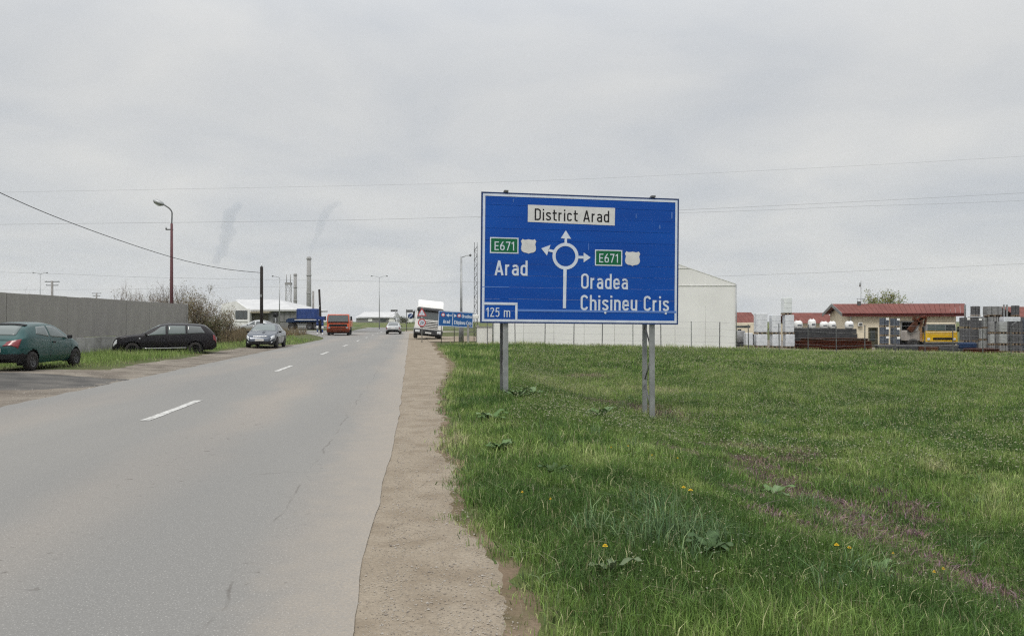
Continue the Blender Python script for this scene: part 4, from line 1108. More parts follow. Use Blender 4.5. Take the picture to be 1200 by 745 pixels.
# thin lattice mast directly behind the left edge of the big sign
def lattice(name, label, catg, px, D, ytop, w, m, step, r, top_extra=False):
    p = at(px, D); zt = CAM_Z - (ytop - HOR) / F * D - p.z
    t = thing(name, label, catg, p)
    for sx in (-1, 1):
        for sy in (-1, 1):
            MB().path([(sx * w / 2, sy * w / 2, -.2), (sx * w * .4, sy * w * .4, zt)], r, 5).build('leg', M[m], t)
    mb = MB(); z = 0; i = 0
    while z + step < zt:
        for s_ in (-1, 1):
            mb.tube((-w * .45, s_ * w * .45, z + (step if i % 2 else 0)), (w * .45, s_ * w * .45, z + (0 if i % 2 else step)), r * .7, n=4)
            mb.tube((s_ * w * .45, -w * .45, z + (step if i % 2 else 0)), (s_ * w * .45, w * .45, z + (0 if i % 2 else step)), r * .7, n=4)
        mb.tube((-w * .45, -w * .45, z), (w * .45, -w * .45, z), r * .7, n=4)
        z += step; i += 1
    mb.build('lattice_bracing', M[m], t)
    return t, zt
t, zt = lattice('lattice_mast', 'thin grey lattice mast at the left edge of the big blue sign', 'mast', 557.5, 53, 284, .24, 'galv_dark', .32, .016)
MB().box((0, -.2, CAM_Z - (371 - HOR) / F * 53 - t.location.z), (.42, .25, .26), ch=.04).build('equipment_box', M['white'], t)
t, zt = lattice('lattice_tower', 'faint lattice tower with platform left of the two chimneys', 'tower', 338, 420, 331, 3.0, 'chimney', 3.6, .13)
MB().box((0, 0, zt - .6), (3.2, 3.2, 1.2)).build('platform', M['chimney'], t)
for sx in (-1, 1): MB().path([(sx * 1.1, 0, zt), (sx * 1.1, 0, zt + 4.4)], .2, 6).build('antenna', M['chimney'], t)

# chimneys
def chimney(px, D, ytop, r, label):
    p = at(px, D); zt = CAM_Z - (ytop - HOR) / F * D
    t = thing('chimney', label, 'chimney', (p.x, p.y, 0), 0, 'power station chimneys')
    MB().path([(0, 0, -1), (0, 0, zt * .5), (0, 0, zt)], [r * 1.18, r * 1.03, r * .95], 20).build('shaft', M['chimney'], t)
    for f in (.45, .72, .97): MB().lathe([(zt * f - .6, r * 1.0), (zt * f - .6, r * 1.16), (zt * f + .6, r * 1.16), (zt * f + .6, r * .95)], 20, 'z').build('ring', M['chimney'], t)
    return Vector((p.x, p.y, zt))
C1 = chimney(362, 700, 301, 2.0, 'taller of the two grey concrete chimneys, smoking, above the blue truck')
C2 = chimney(346, 720, 320.5, 1.55, 'shorter of the two grey concrete chimneys beside the lattice tower')

# smoke (dark bluish plumes)
t_ = M['smoke'].node_tree; t_.nodes.remove(t_.nodes['Principled BSDF'])
pv = t_.nodes.new('ShaderNodeVolumePrincipled'); pv.inputs['Density'].default_value = 0.034; pv.inputs['Color'].default_value = (0.50, 0.55, 0.64, 1)
pv.inputs['Anisotropy'].default_value = 0.0
t_.links.new(pv.outputs[0], t_.nodes['Material Output'].inputs['Volume'])
def plume(path, rs_, label, D, seed):
    r_ = random.Random(seed)
    bm = bmesh.new()
    pts = []
    for i in range(len(path) - 1):
        for k in range(7):
            f = k / 7; a = at(path[i][0], D, path[i][1]); b = at(path[i + 1][0], D, path[i + 1][1])
            pts.append((a.lerp(b, f), rs_[i] * (1 - f) + rs_[i + 1] * f))
    mb_ = bpy.data.metaballs.new('smoke_meta'); mb_.resolution = 1.6; mb_.render_resolution = 1.6; mb_.threshold = .25
    ob = bpy.data.objects.new('smoke_meta', mb_); COL.objects.link(ob)
    c0 = pts[0][0]
    for q, r in pts:
        for _ in range(3):
            e = mb_.elements.new(); e.co = q - c0 + Vector((r_.uniform(-1, 1), r_.uniform(-1, 1), r_.uniform(-.6, .6))) * r * .6; e.radius = r * r_.uniform(.7, 1.25)
    ob.location = c0
    dg = bpy.context.evaluated_depsgraph_get(); dg.update()
    me = bpy.data.meshes.new_from_object(ob.evaluated_get(dg))
    bpy.data.objects.remove(ob); bpy.data.metaballs.remove(mb_)
    me.materials.clear(); o = link_mesh('smoke_plume', me, M['smoke']); o.location = c0
    for pl in me.polygons: pl.use_smooth = True
    setp(o, label, 'smoke', kind='stuff')
plume([(362, 301), (366, 287), (374, 272), (377, 258), (383, 246), (398, 236)], [1.6, 2.2, 3.2, 3.4, 3.8, 3.0], 'grey smoke drifting up from the taller chimney', 700, 3)
plume([(253, 308), (260, 292), (268, 272), (267, 254), (280, 238)], [3.2, 4.6, 5.2, 5.6, 4], 'faint wide grey smoke plume above the bare bushes on the left', 700, 5)

# ------------------------------------------------------------------ overhead wires
def wire(pts, D, r, label, m='wire_grey', sag=0):
    P_ = [at(px, d if isinstance(D, tuple) else D, py) for (px, py), d in zip(pts, D if isinstance(D, tuple) else [D] * len(pts))]
    P_ = cat([tuple(q) for q in P_], 10)
    o = MB().path(P_, r, 5).build('overhead_wire', M[m], None)
    setp(o, label, 'wire', 'overhead wires')
wire([(-420, 232), (100, 223.5), (560, 214), (860, 201.5), (1200, 183), (1700, 150)], 130, .013, 'thin pale overhead wire, highest of those crossing the sky')
wire([(-420, 268), (0, 263), (340, 259), (560, 254), (800, 246), (1200, 226), (1700, 196)], 130, .020, 'overhead wire crossing just above the chimney top, upper of two meeting the sign')
wire([(560, 255), (830, 248.5), (1000, 242), (1200, 235), (1700, 212)], 135, .018, 'overhead wire close beneath another to the right of the big sign')
wire([(-420, 312), (0, 319), (180, 325), (430, 329.5), (545, 330.5), (862, 323), (1200, 309), (1700, 284)], 130, .018, 'lowest long overhead wire, passing behind the middle of the big sign')
wire([(-420, 338), (0, 339.5), (220, 338), (300, 336), (360, 337)], 150, .014, 'faint low wire over the concrete wall and bare bushes')
wire([(-160, 144), (0, 226), (100, 267.5), (200, 301), (260, 314.5), (305, 319.5)], (26, 31, 36, 43.5, 48.5, 51.9), .017, 'black cable sagging from the upper left to the tarred pole', 'wire')

# ------------------------------------------------------------------ small roadside signs
sx_ = at(534, 55)
sg_ = thing('small_direction_sign', 'small blue direction board on thin legs beside the white truck', 'road sign', (sx_.x, sx_.y, sx_.z), rad(-4))
pz = CAM_Z - (374 - HOR) / F * 55 - sx_.z
bw, bh = 2.52, 1.10; tl = rad(3.2)
def SQ(u, v, out=0.0):
    a = u - bw / 2; b = v - bh / 2
    return Vector((a * math.cos(tl) + b * math.sin(tl), -out, pz - a * math.sin(tl) + b * math.cos(tl)))
mb = MB(); vs = [SQ(u, v, o_) for o_ in (-.03, 0) for u, v in ((0, 0), (bw, 0), (bw, bh), (0, bh))]
mb.add(vs, [(3, 2, 1, 0), (4, 5, 6, 7)] + [(k, (k + 1) % 4, 4 + (k + 1) % 4, 4 + k) for k in range(4)]).build('board', M['small_blue'], sg_)
mb = MB(); frame_band(mb, .015, .015, bw - .015, bh - .015, .035, .003, SQ)
poly(mb, [(1.02, .12), (1.06, .12), (1.06, bh - .12), (1.02, bh - .12)], SQ, .004); mb.build('border', M['sign_white'], sg_, fix=False)
mb = MB(); text(mb, 'Arad', .36, .22, .86, .26, SQ, .004, .17); text(mb, 'Oradea', 1.70, .68, 2.40, .24, SQ, .004, .17); text(mb, 'Chișineu Criș', 1.16, .20, 2.42, .26, SQ, .004, .17)
mb.build('lettering', M['sign_white'], sg_, fix=False)
mb = MB(); poly(mb, [(.56, .80), (.74, .92), (.74, .68)], SQ, .004); poly(mb, [(.74, .77), (.98, .77), (.98, .83), (.74, .83)], SQ, .004)
poly(mb, [(1.14, .92), (1.14, .68), (1.32, .80)], SQ, .004); mb.build('arrow', M['sign_white'], sg_, fix=False)
for u in (.34, 1.50):
    mb = MB()
    for r0, r1, o_ in ((.09, .14, .006),):
        n = 20; mb.add([SQ(u + r * math.cos(2 * PI * k / n), .82 + r * math.sin(2 * PI * k / n), o_) for r in (r0, r1) for k in range(n)], [(k, (k + 1) % n, n + (k + 1) % n, n + k) for k in range(n)])
    rg = mb.build('ban_ring', M['sign_red'], sg_, fix=False)
    mb = MB(); poly(mb, [(u + .09 * math.cos(2 * PI * k / 20), .82 + .09 * math.sin(2 * PI * k / 20)) for k in range(20)], SQ, .005); mb.build('ban_face', M['sign_white'], rg, fix=False)
for u in (.24, 1.18, 2.2):
    q = SQ(u, 0, -.05); MB().path([(q.x, .05, -.2), (q.x, .05, pz + .4)], .032, 6).build('leg', M['galv_dark'], sg_)

# warning triangle above a round limit sign
p = at(494.5, 57); t = thing('limit_sign', 'round red ringed speed limit sign under a warning triangle, in front of the white truck', 'road sign', p)
zc = CAM_Z - (378 - HOR) / F * 57 - p.z; zt2 = CAM_Z - (366 - HOR) / F * 57 - p.z
MB().path([(0, 0, -.2), (0, 0, zt2 + .35)], .035, 8).build('pole', M['galv'], t)
rot = lambda u, v, out: Vector((u, -.045 - out, v))
o = MB().lathe([(-.01, .001), (-.01, .30), (.01, .30), (.01, .001)], 28, 'y' if False else 'x').build('disc', M['galv_dark'], t); o.rotation_euler = (0, 0, PI / 2); o.location = (0, -.047, zc)
n = 28; mb = MB(); mb.add([rot(r * math.cos(2 * PI * k / n), zc + r * math.sin(2 * PI * k / n), .016) for r in (.215, .30) for k in range(n)], [(k, (k + 1) % n, n + (k + 1) % n, n + k) for k in range(n)]); mb.build('red_ring', M['sign_red'], t, fix=False)
mb = MB(); poly(mb, [(.215 * math.cos(2 * PI * k / n), zc + .215 * math.sin(2 * PI * k / n)) for k in range(n)], rot, .014); fc_ = mb.build('face', M['sign_white'], t, fix=False)
mb = MB(); text(mb, '20', -.125, zc - .105, .125, .21, rot, .017, .17); mb.build('lettering', M['sign_black'], fc_, fix=False)
tri = [(-.36, zt2 - .27), (.36, zt2 - .27), (0, zt2 + .36)]; tri2 = [(-.235, zt2 - .20), (.235, zt2 - .20), (0, zt2 + .215)]
mb = MB(); vs = [rot(*q, o_) for o_ in (-.004, .012) for q in tri]; mb.add(vs, [(2, 1, 0), (3, 4, 5), (0, 1, 4, 3), (1, 2, 5, 4), (2, 0, 3, 5)]); tb = mb.build('triangle', M['sign_red'], t)
mb = MB(); poly(mb, tri2, rot, .015); mb.build('triangle_face', M['sign_white'], tb, fix=False)
mb = MB()
for k in range(3):
    a0 = 120 * k; ribbon(mb, [(.085 * math.cos(rad(a0 + q * 14)), zt2 - .07 + .085 * math.sin(rad(a0 + q * 14))) for q in range(6)], .035, rot, .018)
mb.build('roundabout_arrows', M['sign_black'], tb, fix=False)

# backs of two signs far along the road
p = at(476.5, 118); t = thing('far_sign', 'far post with a small board and dark round disc left of the white truck', 'road sign', p)
zc = CAM_Z - (364.5 - HOR) / F * 118 - p.z
MB().path([(0, 0, -.2), (0, 0, zc + .3)], .06, 6).build('pole', M['galv_dark'], t)
box('board', (.45, -.05, zc), (1.05, .04, .42), M['galv_dark'], t)
o = MB().lathe([(-.02, .001), (-.02, .42), (.02, .42), (.02, .001)], 20).build('disc', M['sign_rim'], t); o.rotation_euler = (0, 0, PI / 2); o.location = (.62, -.06, zc - .78)
mb = MB(); rot2 = lambda u, v, out: Vector((.62 + u, -.09 - out, zc - .78 + v)); mb.add([rot2(-.26, -.22, 0), (rot2(-.2, -.28, 0)), rot2(.26, .22, 0), rot2(.2, .28, 0)], [(0, 1, 2, 3)]); mb.build('disc_bar', M['sign_white'], t, fix=False)
p = at(463.5, 170); t = thing('billboard', 'far dark hoarding on a tall single post beside the white roofed hall', 'billboard', p)
zc = CAM_Z - (364 - HOR) / F * 170 - p.z
MB().path([(0, 0, -.2), (0, 0, zc)], .14, 8).build('pole', M['galv'], t)
box('board', (-.3, 0, zc), (1.5, .25, .45), M['galv_dark'], t)
p = at(482, 215); p.z = .55; t = thing('road_van', 'pale boxy van far off behind the round sign by the junction', 'van', (p.x, p.y, p.z + .4), rad(84))
MB().prism([(-2.2, .35), (-2.2, 1.95), (1.1, 2.0), (1.75, 1.25), (2.3, 1.05), (2.35, .35)], -.9, .9, 'y').build('body', M['white'], t)
for sg in (-1, 1):
    MB().add([(1.0, sg * .905, 1.2), (1.55, sg * .905, 1.25), (1.1, sg * .905, 1.75), (.4, sg * .905, 1.75)], [(0, 1, 2, 3)]).build('window', M['glass'], t, fix=False)
    for xx in (-1.5, 1.5):
        w_ = wheel(t, xx, sg * .82, .33, .2, sg, M['rim']); w_.rotation_euler = (0, 0, PI / 2)
# blue posts with white bands by the left verge
for px, lab in ((372, 'left of two thin blue and white marker posts beside the red truck'), (378, 'right of two thin blue and white marker posts beside the red truck')):
    p = at(px, 78); t = thing('marker_post', lab, 'post', p, 0, 'blue and white posts')
    for k in range(6): MB().path([(0, 0, .05 + k * .33), (0, 0, .05 + k * .33 + .325)], .11 if k > 1 else .07, 8).build('band', M['bluepaint'] if (k % 2 or k > 3) else M['sign_cover'], t)
    box('top_board', (0, -.13, 1.85), (.5, .05, .35), M['bluepaint'], t)

# ------------------------------------------------------------------ white fabric hall behind the sign
DH = 51.0; kx = DH / F
hl, hr = (578 - 600) * kx, (862 - 600) * kx
zg = gz(hr - 1, DH) - .25
hall = thing('fabric_hall', 'large pale gabled fabric hall behind the blue sign', 'hall', ((hl + hr) / 2, DH, zg), 0)
hw = (hr - hl) / 2; ze = CAM_Z + (HOR - 333) * kx - zg; zr = ze + hw * .345
DEP = 26.0
mb = MB(); mb.add([(-hw, 0, 0), (hw, 0, 0), (hw, 0, ze), (hw * .5, 0, (ze + zr) / 2 + .02), (0, 0, zr), (-hw * .5, 0, (ze + zr) / 2 + .02), (-hw, 0, ze)], [(0, 1, 2, 3, 4, 5, 6)]); mb.build('gable_wall', M['fabric'], hall, fix=False)
mb = MB(); mb.add([(-hw, 0, 0), (-hw, DEP, 0), (-hw, DEP, ze), (-hw, 0, ze)], [(0, 3, 2, 1)]); mb.build('side_wall', M['fabric'], hall, fix=False)
mb = MB(); mb.add([(hw, 0, 0), (hw, DEP, 0), (hw, DEP, ze), (hw, 0, ze)], [(0, 1, 2, 3)]); mb.build('side_wall', M['fabric'], hall, fix=False)
mb = MB(); mb.add([(-hw, DEP, 0), (hw, DEP, 0), (hw, DEP, ze), (0, DEP, zr), (-hw, DEP, ze)], [(4, 3, 2, 1, 0)]); mb.build('gable_wall', M['fabric'], hall, fix=False)
for sg in (-1, 1):
    vs = []; nn = 12
    for i in range(nn + 1):
        y = -.02 + (DEP + .04) * i / nn
        for z_ in (0, .03): vs += [(sg * (hw + .02), y, ze - .005 + z_), (0, y, zr + z_ + .005)]
    fs = []
    for i in range(nn):
        a = i * 4; fs += [(a + 2, a + 3, a + 7, a + 6), (a, a + 4, a + 5, a + 1), (a, a + 2, a + 6, a + 4)]
    fs += [(0, 1, 3, 2), (nn * 4, nn * 4 + 2, nn * 4 + 3, nn * 4 + 1)]
    MB().add(vs, fs).build('roof', M['fabric'], hall)
    MB().tube((sg * (hw + .03), -.06, 0), (sg * (hw + .03), -.06, ze), .035, n=8).build('corner_post', M['galv'], hall)
MB().tube((-hw, -.02, ze - .1), (hw, -.02, ze - .1), .022, n=6).build('cross_seam', M['fabric'], hall)
MB().tube((-hw * .8, -.02, ze + 1.25 - .0), (hw * .62, -.02, ze + 1.05), .018, n=6).build('cross_seam', M['fabric'], hall)
for i in range(1, 8):
    x = -hw + 2 * hw * i / 8
    MB().tube((x, -.012, 0), (x, -.012, ze + (hw - abs(x)) * .345 - .08), .007, n=6).build('wall_seam', M['fabric'], hall)
box('skirt', (0, -.06, .34), (2 * hw, .06, .1), M['whitewall'], hall)
# low white site wall with a gate left of it
p0 = (547 - 600) / F * 52.5; p1 = (600 - 600) / F * 52.5
lw = thing('low_white_wall', 'low whitewashed wall left of the pale hall, partly behind the small blue sign', 'wall', ((p0 + p1) / 2, 52.5, gz(p0, 52.5) - .1), 0)
box('wall_slab', (.35, 0, .62), (p1 - p0 - .7, .18, 1.24), M['whitewall'], lw, ch=.02)
box('coping', (.35, 0, 1.27), (p1 - p0 - .6, .26, .06), M['concrete_light'], lw)
for xx in (-1.45, -.8):
    box('gate_post', (xx, 0, .7), (.16, .16, 1.4), M['concrete_pole'], lw)
for z_ in (.95, 1.18): box('gate_rail', (-1.12, 0, z_), (.62, .04, .05), M['galv_dark'], lw)

# ------------------------------------------------------------------ field fence
FD = 49.2
fence = thing('wire_fence', 'thin wire fence on dark posts along the far edge of the field', 'fence', (0, FD, 0), 0)
tops = []
for i in range(20):
    px = 570 + 34.2 * i + random.uniform(-1.2, 1.2)
    x = (px - 600) / F * FD; z = gz(x, FD); hgt = 1.72 + random.uniform(-.08, .08)
    light = i in (5, 7)
    lean = random.uniform(-.02, .02)
    mb = MB().box((x, 0, z + hgt / 2 - .15), (.055, .055, hgt + .3), ry=lean, ch=.012)
    o = mb.build('post', M['galv'] if light else M['galv_dark'], fence)
    tops.append((x + lean * hgt / 2, z + hgt))
    if px > 1160 and px < 1195:
        MB().path([(x, 0, z + hgt), (x + .12, 0, z + hgt + .22), (x + .42, 0, z + hgt + .42)], .035, 6).build('bent_post_top', M['galv_dark'], o)
for f in (.03, .45, .9, 1.3):
    MB().path([(x, -.045, z - f) for x, z in tops], .0045, 4).build('wire', M['wire_grey'], fence)

# ------------------------------------------------------------------ builders' yard
YD = 57.0
def yx(px, D=YD): return (px - 600) / F * D
def yz(py, D=YD): return CAM_Z - (py - HOR) / F * D
def pack(px0, px1, py0, py1, m, label, D=YD, group=None, dep=1.1, pallet=True, layers=0, tag=False, name='block_pallet', cat_='pallet', soft=False, ground=False):
    dep = min(dep, .65, max(.3, .34 * (px1 - px0) * D / max(60, (px0 + px1) / 2 - 600)))
    x0, x1, zt, zb = yx(px0, D + dep / 2), yx(px1, D - dep / 2), yz(py0, D), yz(py1, D)
    if ground: zb = gz((x0 + x1) / 2, D) + .02
    w = x1 - x0; t = thing(name, label, cat_, ((x0 + x1) / 2, D, zb), random.uniform(-.02, .02), group)
    ph_ = .13 if pallet else 0; H = zt - zb
    if pallet:
        mb = MB()
        for k in range(5): mb.box((0, -dep / 2 + dep * (k + .5) / 5, ph_ - .012), (w * .98, dep / 7, .022))
        for k in (-1, 0, 1): mb.box((k * w * .42, 0, .05), (.1, dep, .095))
        mb.build('pallet', M['pallet'], t)
    body_h = H - ph_
    if layers:
        lh = body_h / layers; nb = max(2, round(w / .42))
        mb = MB()
        for l in range(layers):
            for b in range(nb):
                mb.box((-w / 2 + w * (b + .5) / nb, random.uniform(-.012, .012), ph_ + lh * (l + .5)), (w / nb - .012, dep - .02, lh - .012))
        mb.build('blocks', M[m], t)
        MB().box((0, 0, ph_ + body_h / 2), (w - .04, dep - .08, body_h - .02)).build('core', M[m], t)
        for k in (-.22, .22):
            mb = MB(); mb.box((k * w, -dep / 2 - .012, ph_ + body_h / 2), (.018, .008, body_h)); mb.box((k * w, 0, ph_ + body_h + .006), (.018, dep, .008)); mb.build('strap', M['black'], t)
    else:
        mb = MB().box((0, 0, ph_ + body_h / 2), (w - .02, dep, body_h), ch=.12 if soft else .035)
        mb.build('wrapped_load', M[m], t)
        for k in range(1, 3): MB().box((0, -dep / 2 - .004, ph_ + body_h * k / 3), (w * .96, .012, .018)).build('wrap_fold', M[m], t)
    if tag: MB().box((w * .26, -dep / 2 - .012, ph_ + body_h * .86), (.22, .01, .17)).build('paper_tag', M['white'], t)
    return t
Gw = 'white wrapped pallets beside the hall'
pack(883, 899.6, 391.5, 412, 'wrap', 'white wrapped pallet at the bottom of the left full stack next to the pale hall', group=Gw, ground=True)
pack(883, 899.6, 367, 391.3, 'wrap', 'white wrapped pallet on top of the left full stack next to the pale hall', group=Gw)
pack(901.5, 915.8, 391.5, 412, 'wrap', 'white wrapped pallet at the bottom of the middle stack with a gap beside it', group=Gw, ground=True)
pack(901, 915.4, 369, 391.3, 'wrap', 'white wrapped pallet on top of the middle stack, level with the red roof', group=Gw)
pack(917, 931.6, 391.5, 412, 'wrap', 'white wrapped pallet at the bottom of the tallest white stack', group=Gw, ground=True)
pack(916.6, 931, 369, 391.3, 'wrap', 'white wrapped pallet in the middle of the tallest white stack', group=Gw)
pack(914.8, 928.4, 348.5, 368.8, 'wrap_sheer', 'pale wrapped pallet topping the tallest white stack against the sky', group=Gw)
pack(871, 882.6, 390, 412, 'wrap', 'low single white wrapped pallet leftmost of the white stacks', group=Gw, ground=True)
# tank and container between hall and pallets
p = at(866.5, 58.5); t = thing('plastic_tank', 'small grey tank on a dark frame at the hall corner', 'tank', p)
MB().lathe([(-.45, .02), (-.45, .36), (-.38, .42), (.38, .42), (.45, .36), (.45, .02)], 18, 'z', (0, 0, .78)).build('tank_body', M['tank'], t)
box('stand', (0, 0, .16), (.95, .8, .3), M['beam'], t); MB().lathe([(.0, .02), (0, .14), (.12, .14), (.12, .02)], 12, 'z', (0, 0, 1.22)).build('cap', M['black'], t)
p = at(868, 66); t = thing('site_van', 'cream van cab half hidden behind the white pallets and hall corner', 'van', (p.x, p.y, gz(p.x, p.y)), 0)
MB().prism([(-1.3, .9), (-1.3, 1.55), (-1.2, 1.85), (1.2, 1.9), (1.3, 1.0), (1.3, .9)], -.9, .9, 'y').build('body', M['cream'], t)
box('chassis', (0, 0, .65), (2.5, 1.5, .5), M['under'], t)
box('window', (-.2, -.905, 1.55), (1.5, .02, .18), M['glass'], t)
for xx in (-.9, .9):
    w_ = wheel(t, xx, -.75, .36, .2, -1, M['rim']); w_.rotation_euler = (0, 0, PI / 2)

# dark beams with white sacks on top, and rusty steel sections in front
x0, x1 = yx(930, 58.5), yx(1003, 58.5); zb = gz((x0 + x1) / 2, 58.5)
t = thing('concrete_beam_stack', 'long stack of dark grey beams carrying white sacks behind the rusty steel', 'beam stack', ((x0 + x1) / 2, 58.5, zb))
w = x1 - x0; zt = yz(385, 58.5) - zb
for r in range(4):
    for c in range(2):
        MB().box(((random.random() - .5) * .15 - .1, -.22 + c * .44, zt * (r + .5) / 4), (w, .42, zt / 4 - .015), ch=.02).build('beam', M['beam'], t)
for i, (a, b, yt, nm) in enumerate(((930, 940, 376, 'leftmost white sack on the dark beam stack'), (946.8, 955.5, 374.2, 'tallest white sack, second along the dark beam stack'), (960.5, 970, 377, 'middle white sack on the dark beam stack'), (970.5, 979, 376.7, 'white sack touching the middle one on the beam stack'), (990, 999.5, 376.5, 'white sack at the right end of the beam stack, in front of the cream wall'))):
    xa, xb = yx(a, 58.5), yx(b, 58.5); zs_ = yz(385, 58.5) + .01; zt_ = yz(yt, 58.5); hh = zt_ - zs_
    s_ = thing('white_sack', nm, 'sack', ((xa + xb) / 2, 58.45, zs_), random.uniform(-.1, .1), 'white sacks on the beams')
    wq = xb - xa; mb = MB(); prof = [(0, .82), (.1, .98), (.45, 1.0), (.75, .95), (.92, .8), (1.0, .5)]
    vs = []; fs = []
    for f, k in prof:
        for q in range(12):
            an = 2 * PI * q / 12; e = 1 / max(abs(math.cos(an)), abs(math.sin(an))) ** .6
            vs.append((wq / 2 * k * math.cos(an) * e * .95, .3 * k * math.sin(an) * e, hh * f + .01 * math.sin(q * 3)))
    n = 12
    for r in range(len(prof) - 1):
        for q in range(n): fs.append((r * n + q, r * n + (q + 1) % n, (r + 1) * n + (q + 1) % n, (r + 1) * n + q))
    fs += [tuple(range(n - 1, -1, -1)), tuple(range((len(prof) - 1) * n, len(prof) * n))]
    mb.add(vs, fs, True).build('bag', M['white'], s_)
    MB().box((0, -.31, hh * .45), (wq * .5, .02, hh * .16)).build('print_band', M['block_blue'], s_)
    for sg in (-1, 1): MB().path([(sg * wq * .3, 0, hh * .9), (sg * wq * .25, 0, hh * 1.1), (sg * wq * .1, 0, hh * .97)], .02, 5).build('lifting_loop', M['white'], s_)
def steel_stack(px0, px1, py0, D, label, rows, m='rust', mm2='rust_red'):
    x0, x1 = yx(px0, D), yx(px1, D); zb = gz((x0 + x1) / 2, D); w = x1 - x0; H = yz(py0, D) - zb
    t = thing('steel_beam_stack', label, 'steel stack', ((x0 + x1) / 2, D, zb), random.uniform(-.01, .01))
    rh = H / rows
    for r in range(rows):
        for c in range(3):
            y = -.3 + c * .3; z = rh * r; o_ = random.uniform(-.12, .12)
            prof = [(-.12, .01), (.12, .01), (.12, .04), (.015, .04), (.015, rh - .04), (.12, rh - .04), (.12, rh - .012), (-.12, rh - .012), (-.12, rh - .04), (-.015, rh - .04), (-.015, .04), (-.12, .04)]
            MB().prism([(y + a, z + b) for a, b in prof], -w / 2 + o_ + (.12 * r if r == rows - 1 else 0), w / 2 + o_ - (.25 if r == rows - 1 else 0), 'x').build('steel_beam', M[m if r < rows - 1 else mm2], t)
    return t
steel_stack(934, 1018, 396, 55.5, 'long stack of rusty brown steel beams in front of the dark beams', 4, 'rust_red', 'rust')
steel_stack(1130, 1170, 408, 53.0, 'low stack of red brown steel beams at the foot of the grey pallets', 2, 'rust_red', 'rust_red')
# low dark block wall (stack of heavy sleepers)
x0, x1 = yx(1027, 56), yx(1121, 56); zb = gz((x0 + x1) / 2, 56); w = x1 - x0; H = yz(404, 56) - zb
t = thing('dark_beam_stack', 'low row of dark brown beams in front of the yellow crane truck', 'beam stack', ((x0 + x1) / 2, 56, zb))
for k in range(4):
    MB().box((-w / 2 + w * (k + .5) / 4, 0, (H - .12) / 2), (w / 4 - .03, .6, H - .12), ch=.03).build('dark_block', M['beam'] if k != 2 else M['rust'], t)
box('top_beam', (0, 0, H - .055), (w + .05, .55, .11), M['block_dark'], t, ch=.015)

# blue-grey pallets, two columns of three
ords = ('top', 'middle', 'bottom')
for c, (a, b) in enumerate(((1030.3, 1041.8), (1043, 1054.6))):
    for r in range(3):
        pack(a, b, 372.5 + r * 10.7 + c * .6, 383 + r * 10.7 + c * .6, 'block_blue', '%s pallet of the %s blue grey block column before the cream wall' % (ords[r], ('left', 'right')[c]), 58, 'blue grey block pallets', layers=3, tag=True, ground=False)
t = pack(1029, 1056, 404.6, 413, 'block_dark', 'dark plinth of blocks under the two blue grey pallet columns', 58, layers=2, pallet=False, ground=True, name='block_plinth', cat_='blocks')

# right hand stacks
pack(1124, 1137, 372, 384.5, 'block_dark', 'dark paver pallet, top of the column right of the yellow truck', 57, 'dark paver pallets', layers=3, tag=True)
pack(1124, 1137, 384.8, 400.5, 'block_dark', 'dark paver pallet, lower one of the column right of the yellow truck', 57, 'dark paver pallets', layers=4)
pack(1139, 1150.5, 372.5, 386, 'block_dark', 'dark paver pallet, top of the second column, beside white wrapped bricks', 57.4, 'dark paver pallets', layers=3, tag=True)
pack(1139, 1148, 386.2, 400.5, 'block_dark', 'dark paver pallet, lower one of the second column above the blue bale', 57.4, 'dark paver pallets', layers=4)
t = pack(1120.5, 1146, 400.8, 409, 'navy', 'low blue tarpaulin covered bale under the dark paver columns', 56.6, pallet=False, soft=True, name='tarp_bale', cat_='bale')
t = pack(1120.5, 1146, 409.2, 413, 'beam', 'dark timber bearers beneath the blue bale', 56.6, pallet=False, layers=1, ground=True, name='bearer_stack', cat_='timber')
pack(1150.5, 1157, 372, 384.8, 'block_pale', 'narrow pale pallet at the top between dark and grey stacks', 57.2, 'pale block pallets', layers=3)
pack(1146.5, 1156, 385, 398.7, 'block_pale', 'pale pallet in the middle of the narrow light column', 57, 'pale block pallets', layers=4)
pack(1146.5, 1156, 399, 413, 'block_pale', 'pale pallet at the foot of the narrow light column', 57, 'pale block pallets', layers=4, ground=True)
for r, (a, b) in enumerate(((377, 391), (391.3, 404.2), (404.5, 414))):
    nm = ords[r]
    pack(1157.5, 1166, a, b, 'block_grey' if r != 1 else 'block_pale', '%s pallet of the first mid grey column left of the dark right stack' % nm, 56.5, 'grey wrapped pallets', layers=0 if r < 2 else 2, ground=r == 2)
    pack(1166.6, 1181, a, b, 'block_pale' if r < 2 else 'block_grey', '%s pallet of the wide pale column next to the dark right stack' % nm, 56.5, 'grey wrapped pallets', layers=0 if r < 2 else 3, ground=r == 2)
    pack(1181.6, 1196.5, a + 1.5, b, 'block_dark', '%s pallet of the dark grey ribbed stack at the right edge' % nm, 56.2, 'dark ribbed pallets', layers=4, ground=r == 2)
    pack(1198, 1212, a - 4, b, 'block_blue', '%s pallet of the blue grey stack cut by the right frame edge' % nm, 56.5, 'edge pallets', layers=3, ground=r == 2)
pack(1157.5, 1170, 371.2, 376.8, 'block_grey', 'thin grey layer lying on the first mid grey column', 56.8, layers=1, pallet=False, name='block_layer', cat_='blocks')
pack(1170.5, 1196.5, 371.5, 376.8, 'wrap', 'thin pale wrapped layer over the wide pale and dark columns', 56.8, pallet=False, name='block_layer', cat_='blocks')
pack(1137, 1149, 358.8, 370.6, 'block_dark', 'dark pallet standing alone on the top row, leftmost against the sky', 59, 'top row pallets', layers=3)
pack(1151.5, 1174.5, 359, 370.8, 'block_grey', 'wide grey pallet of slabs in the middle of the top row against the sky', 59, 'top row pallets', layers=4)
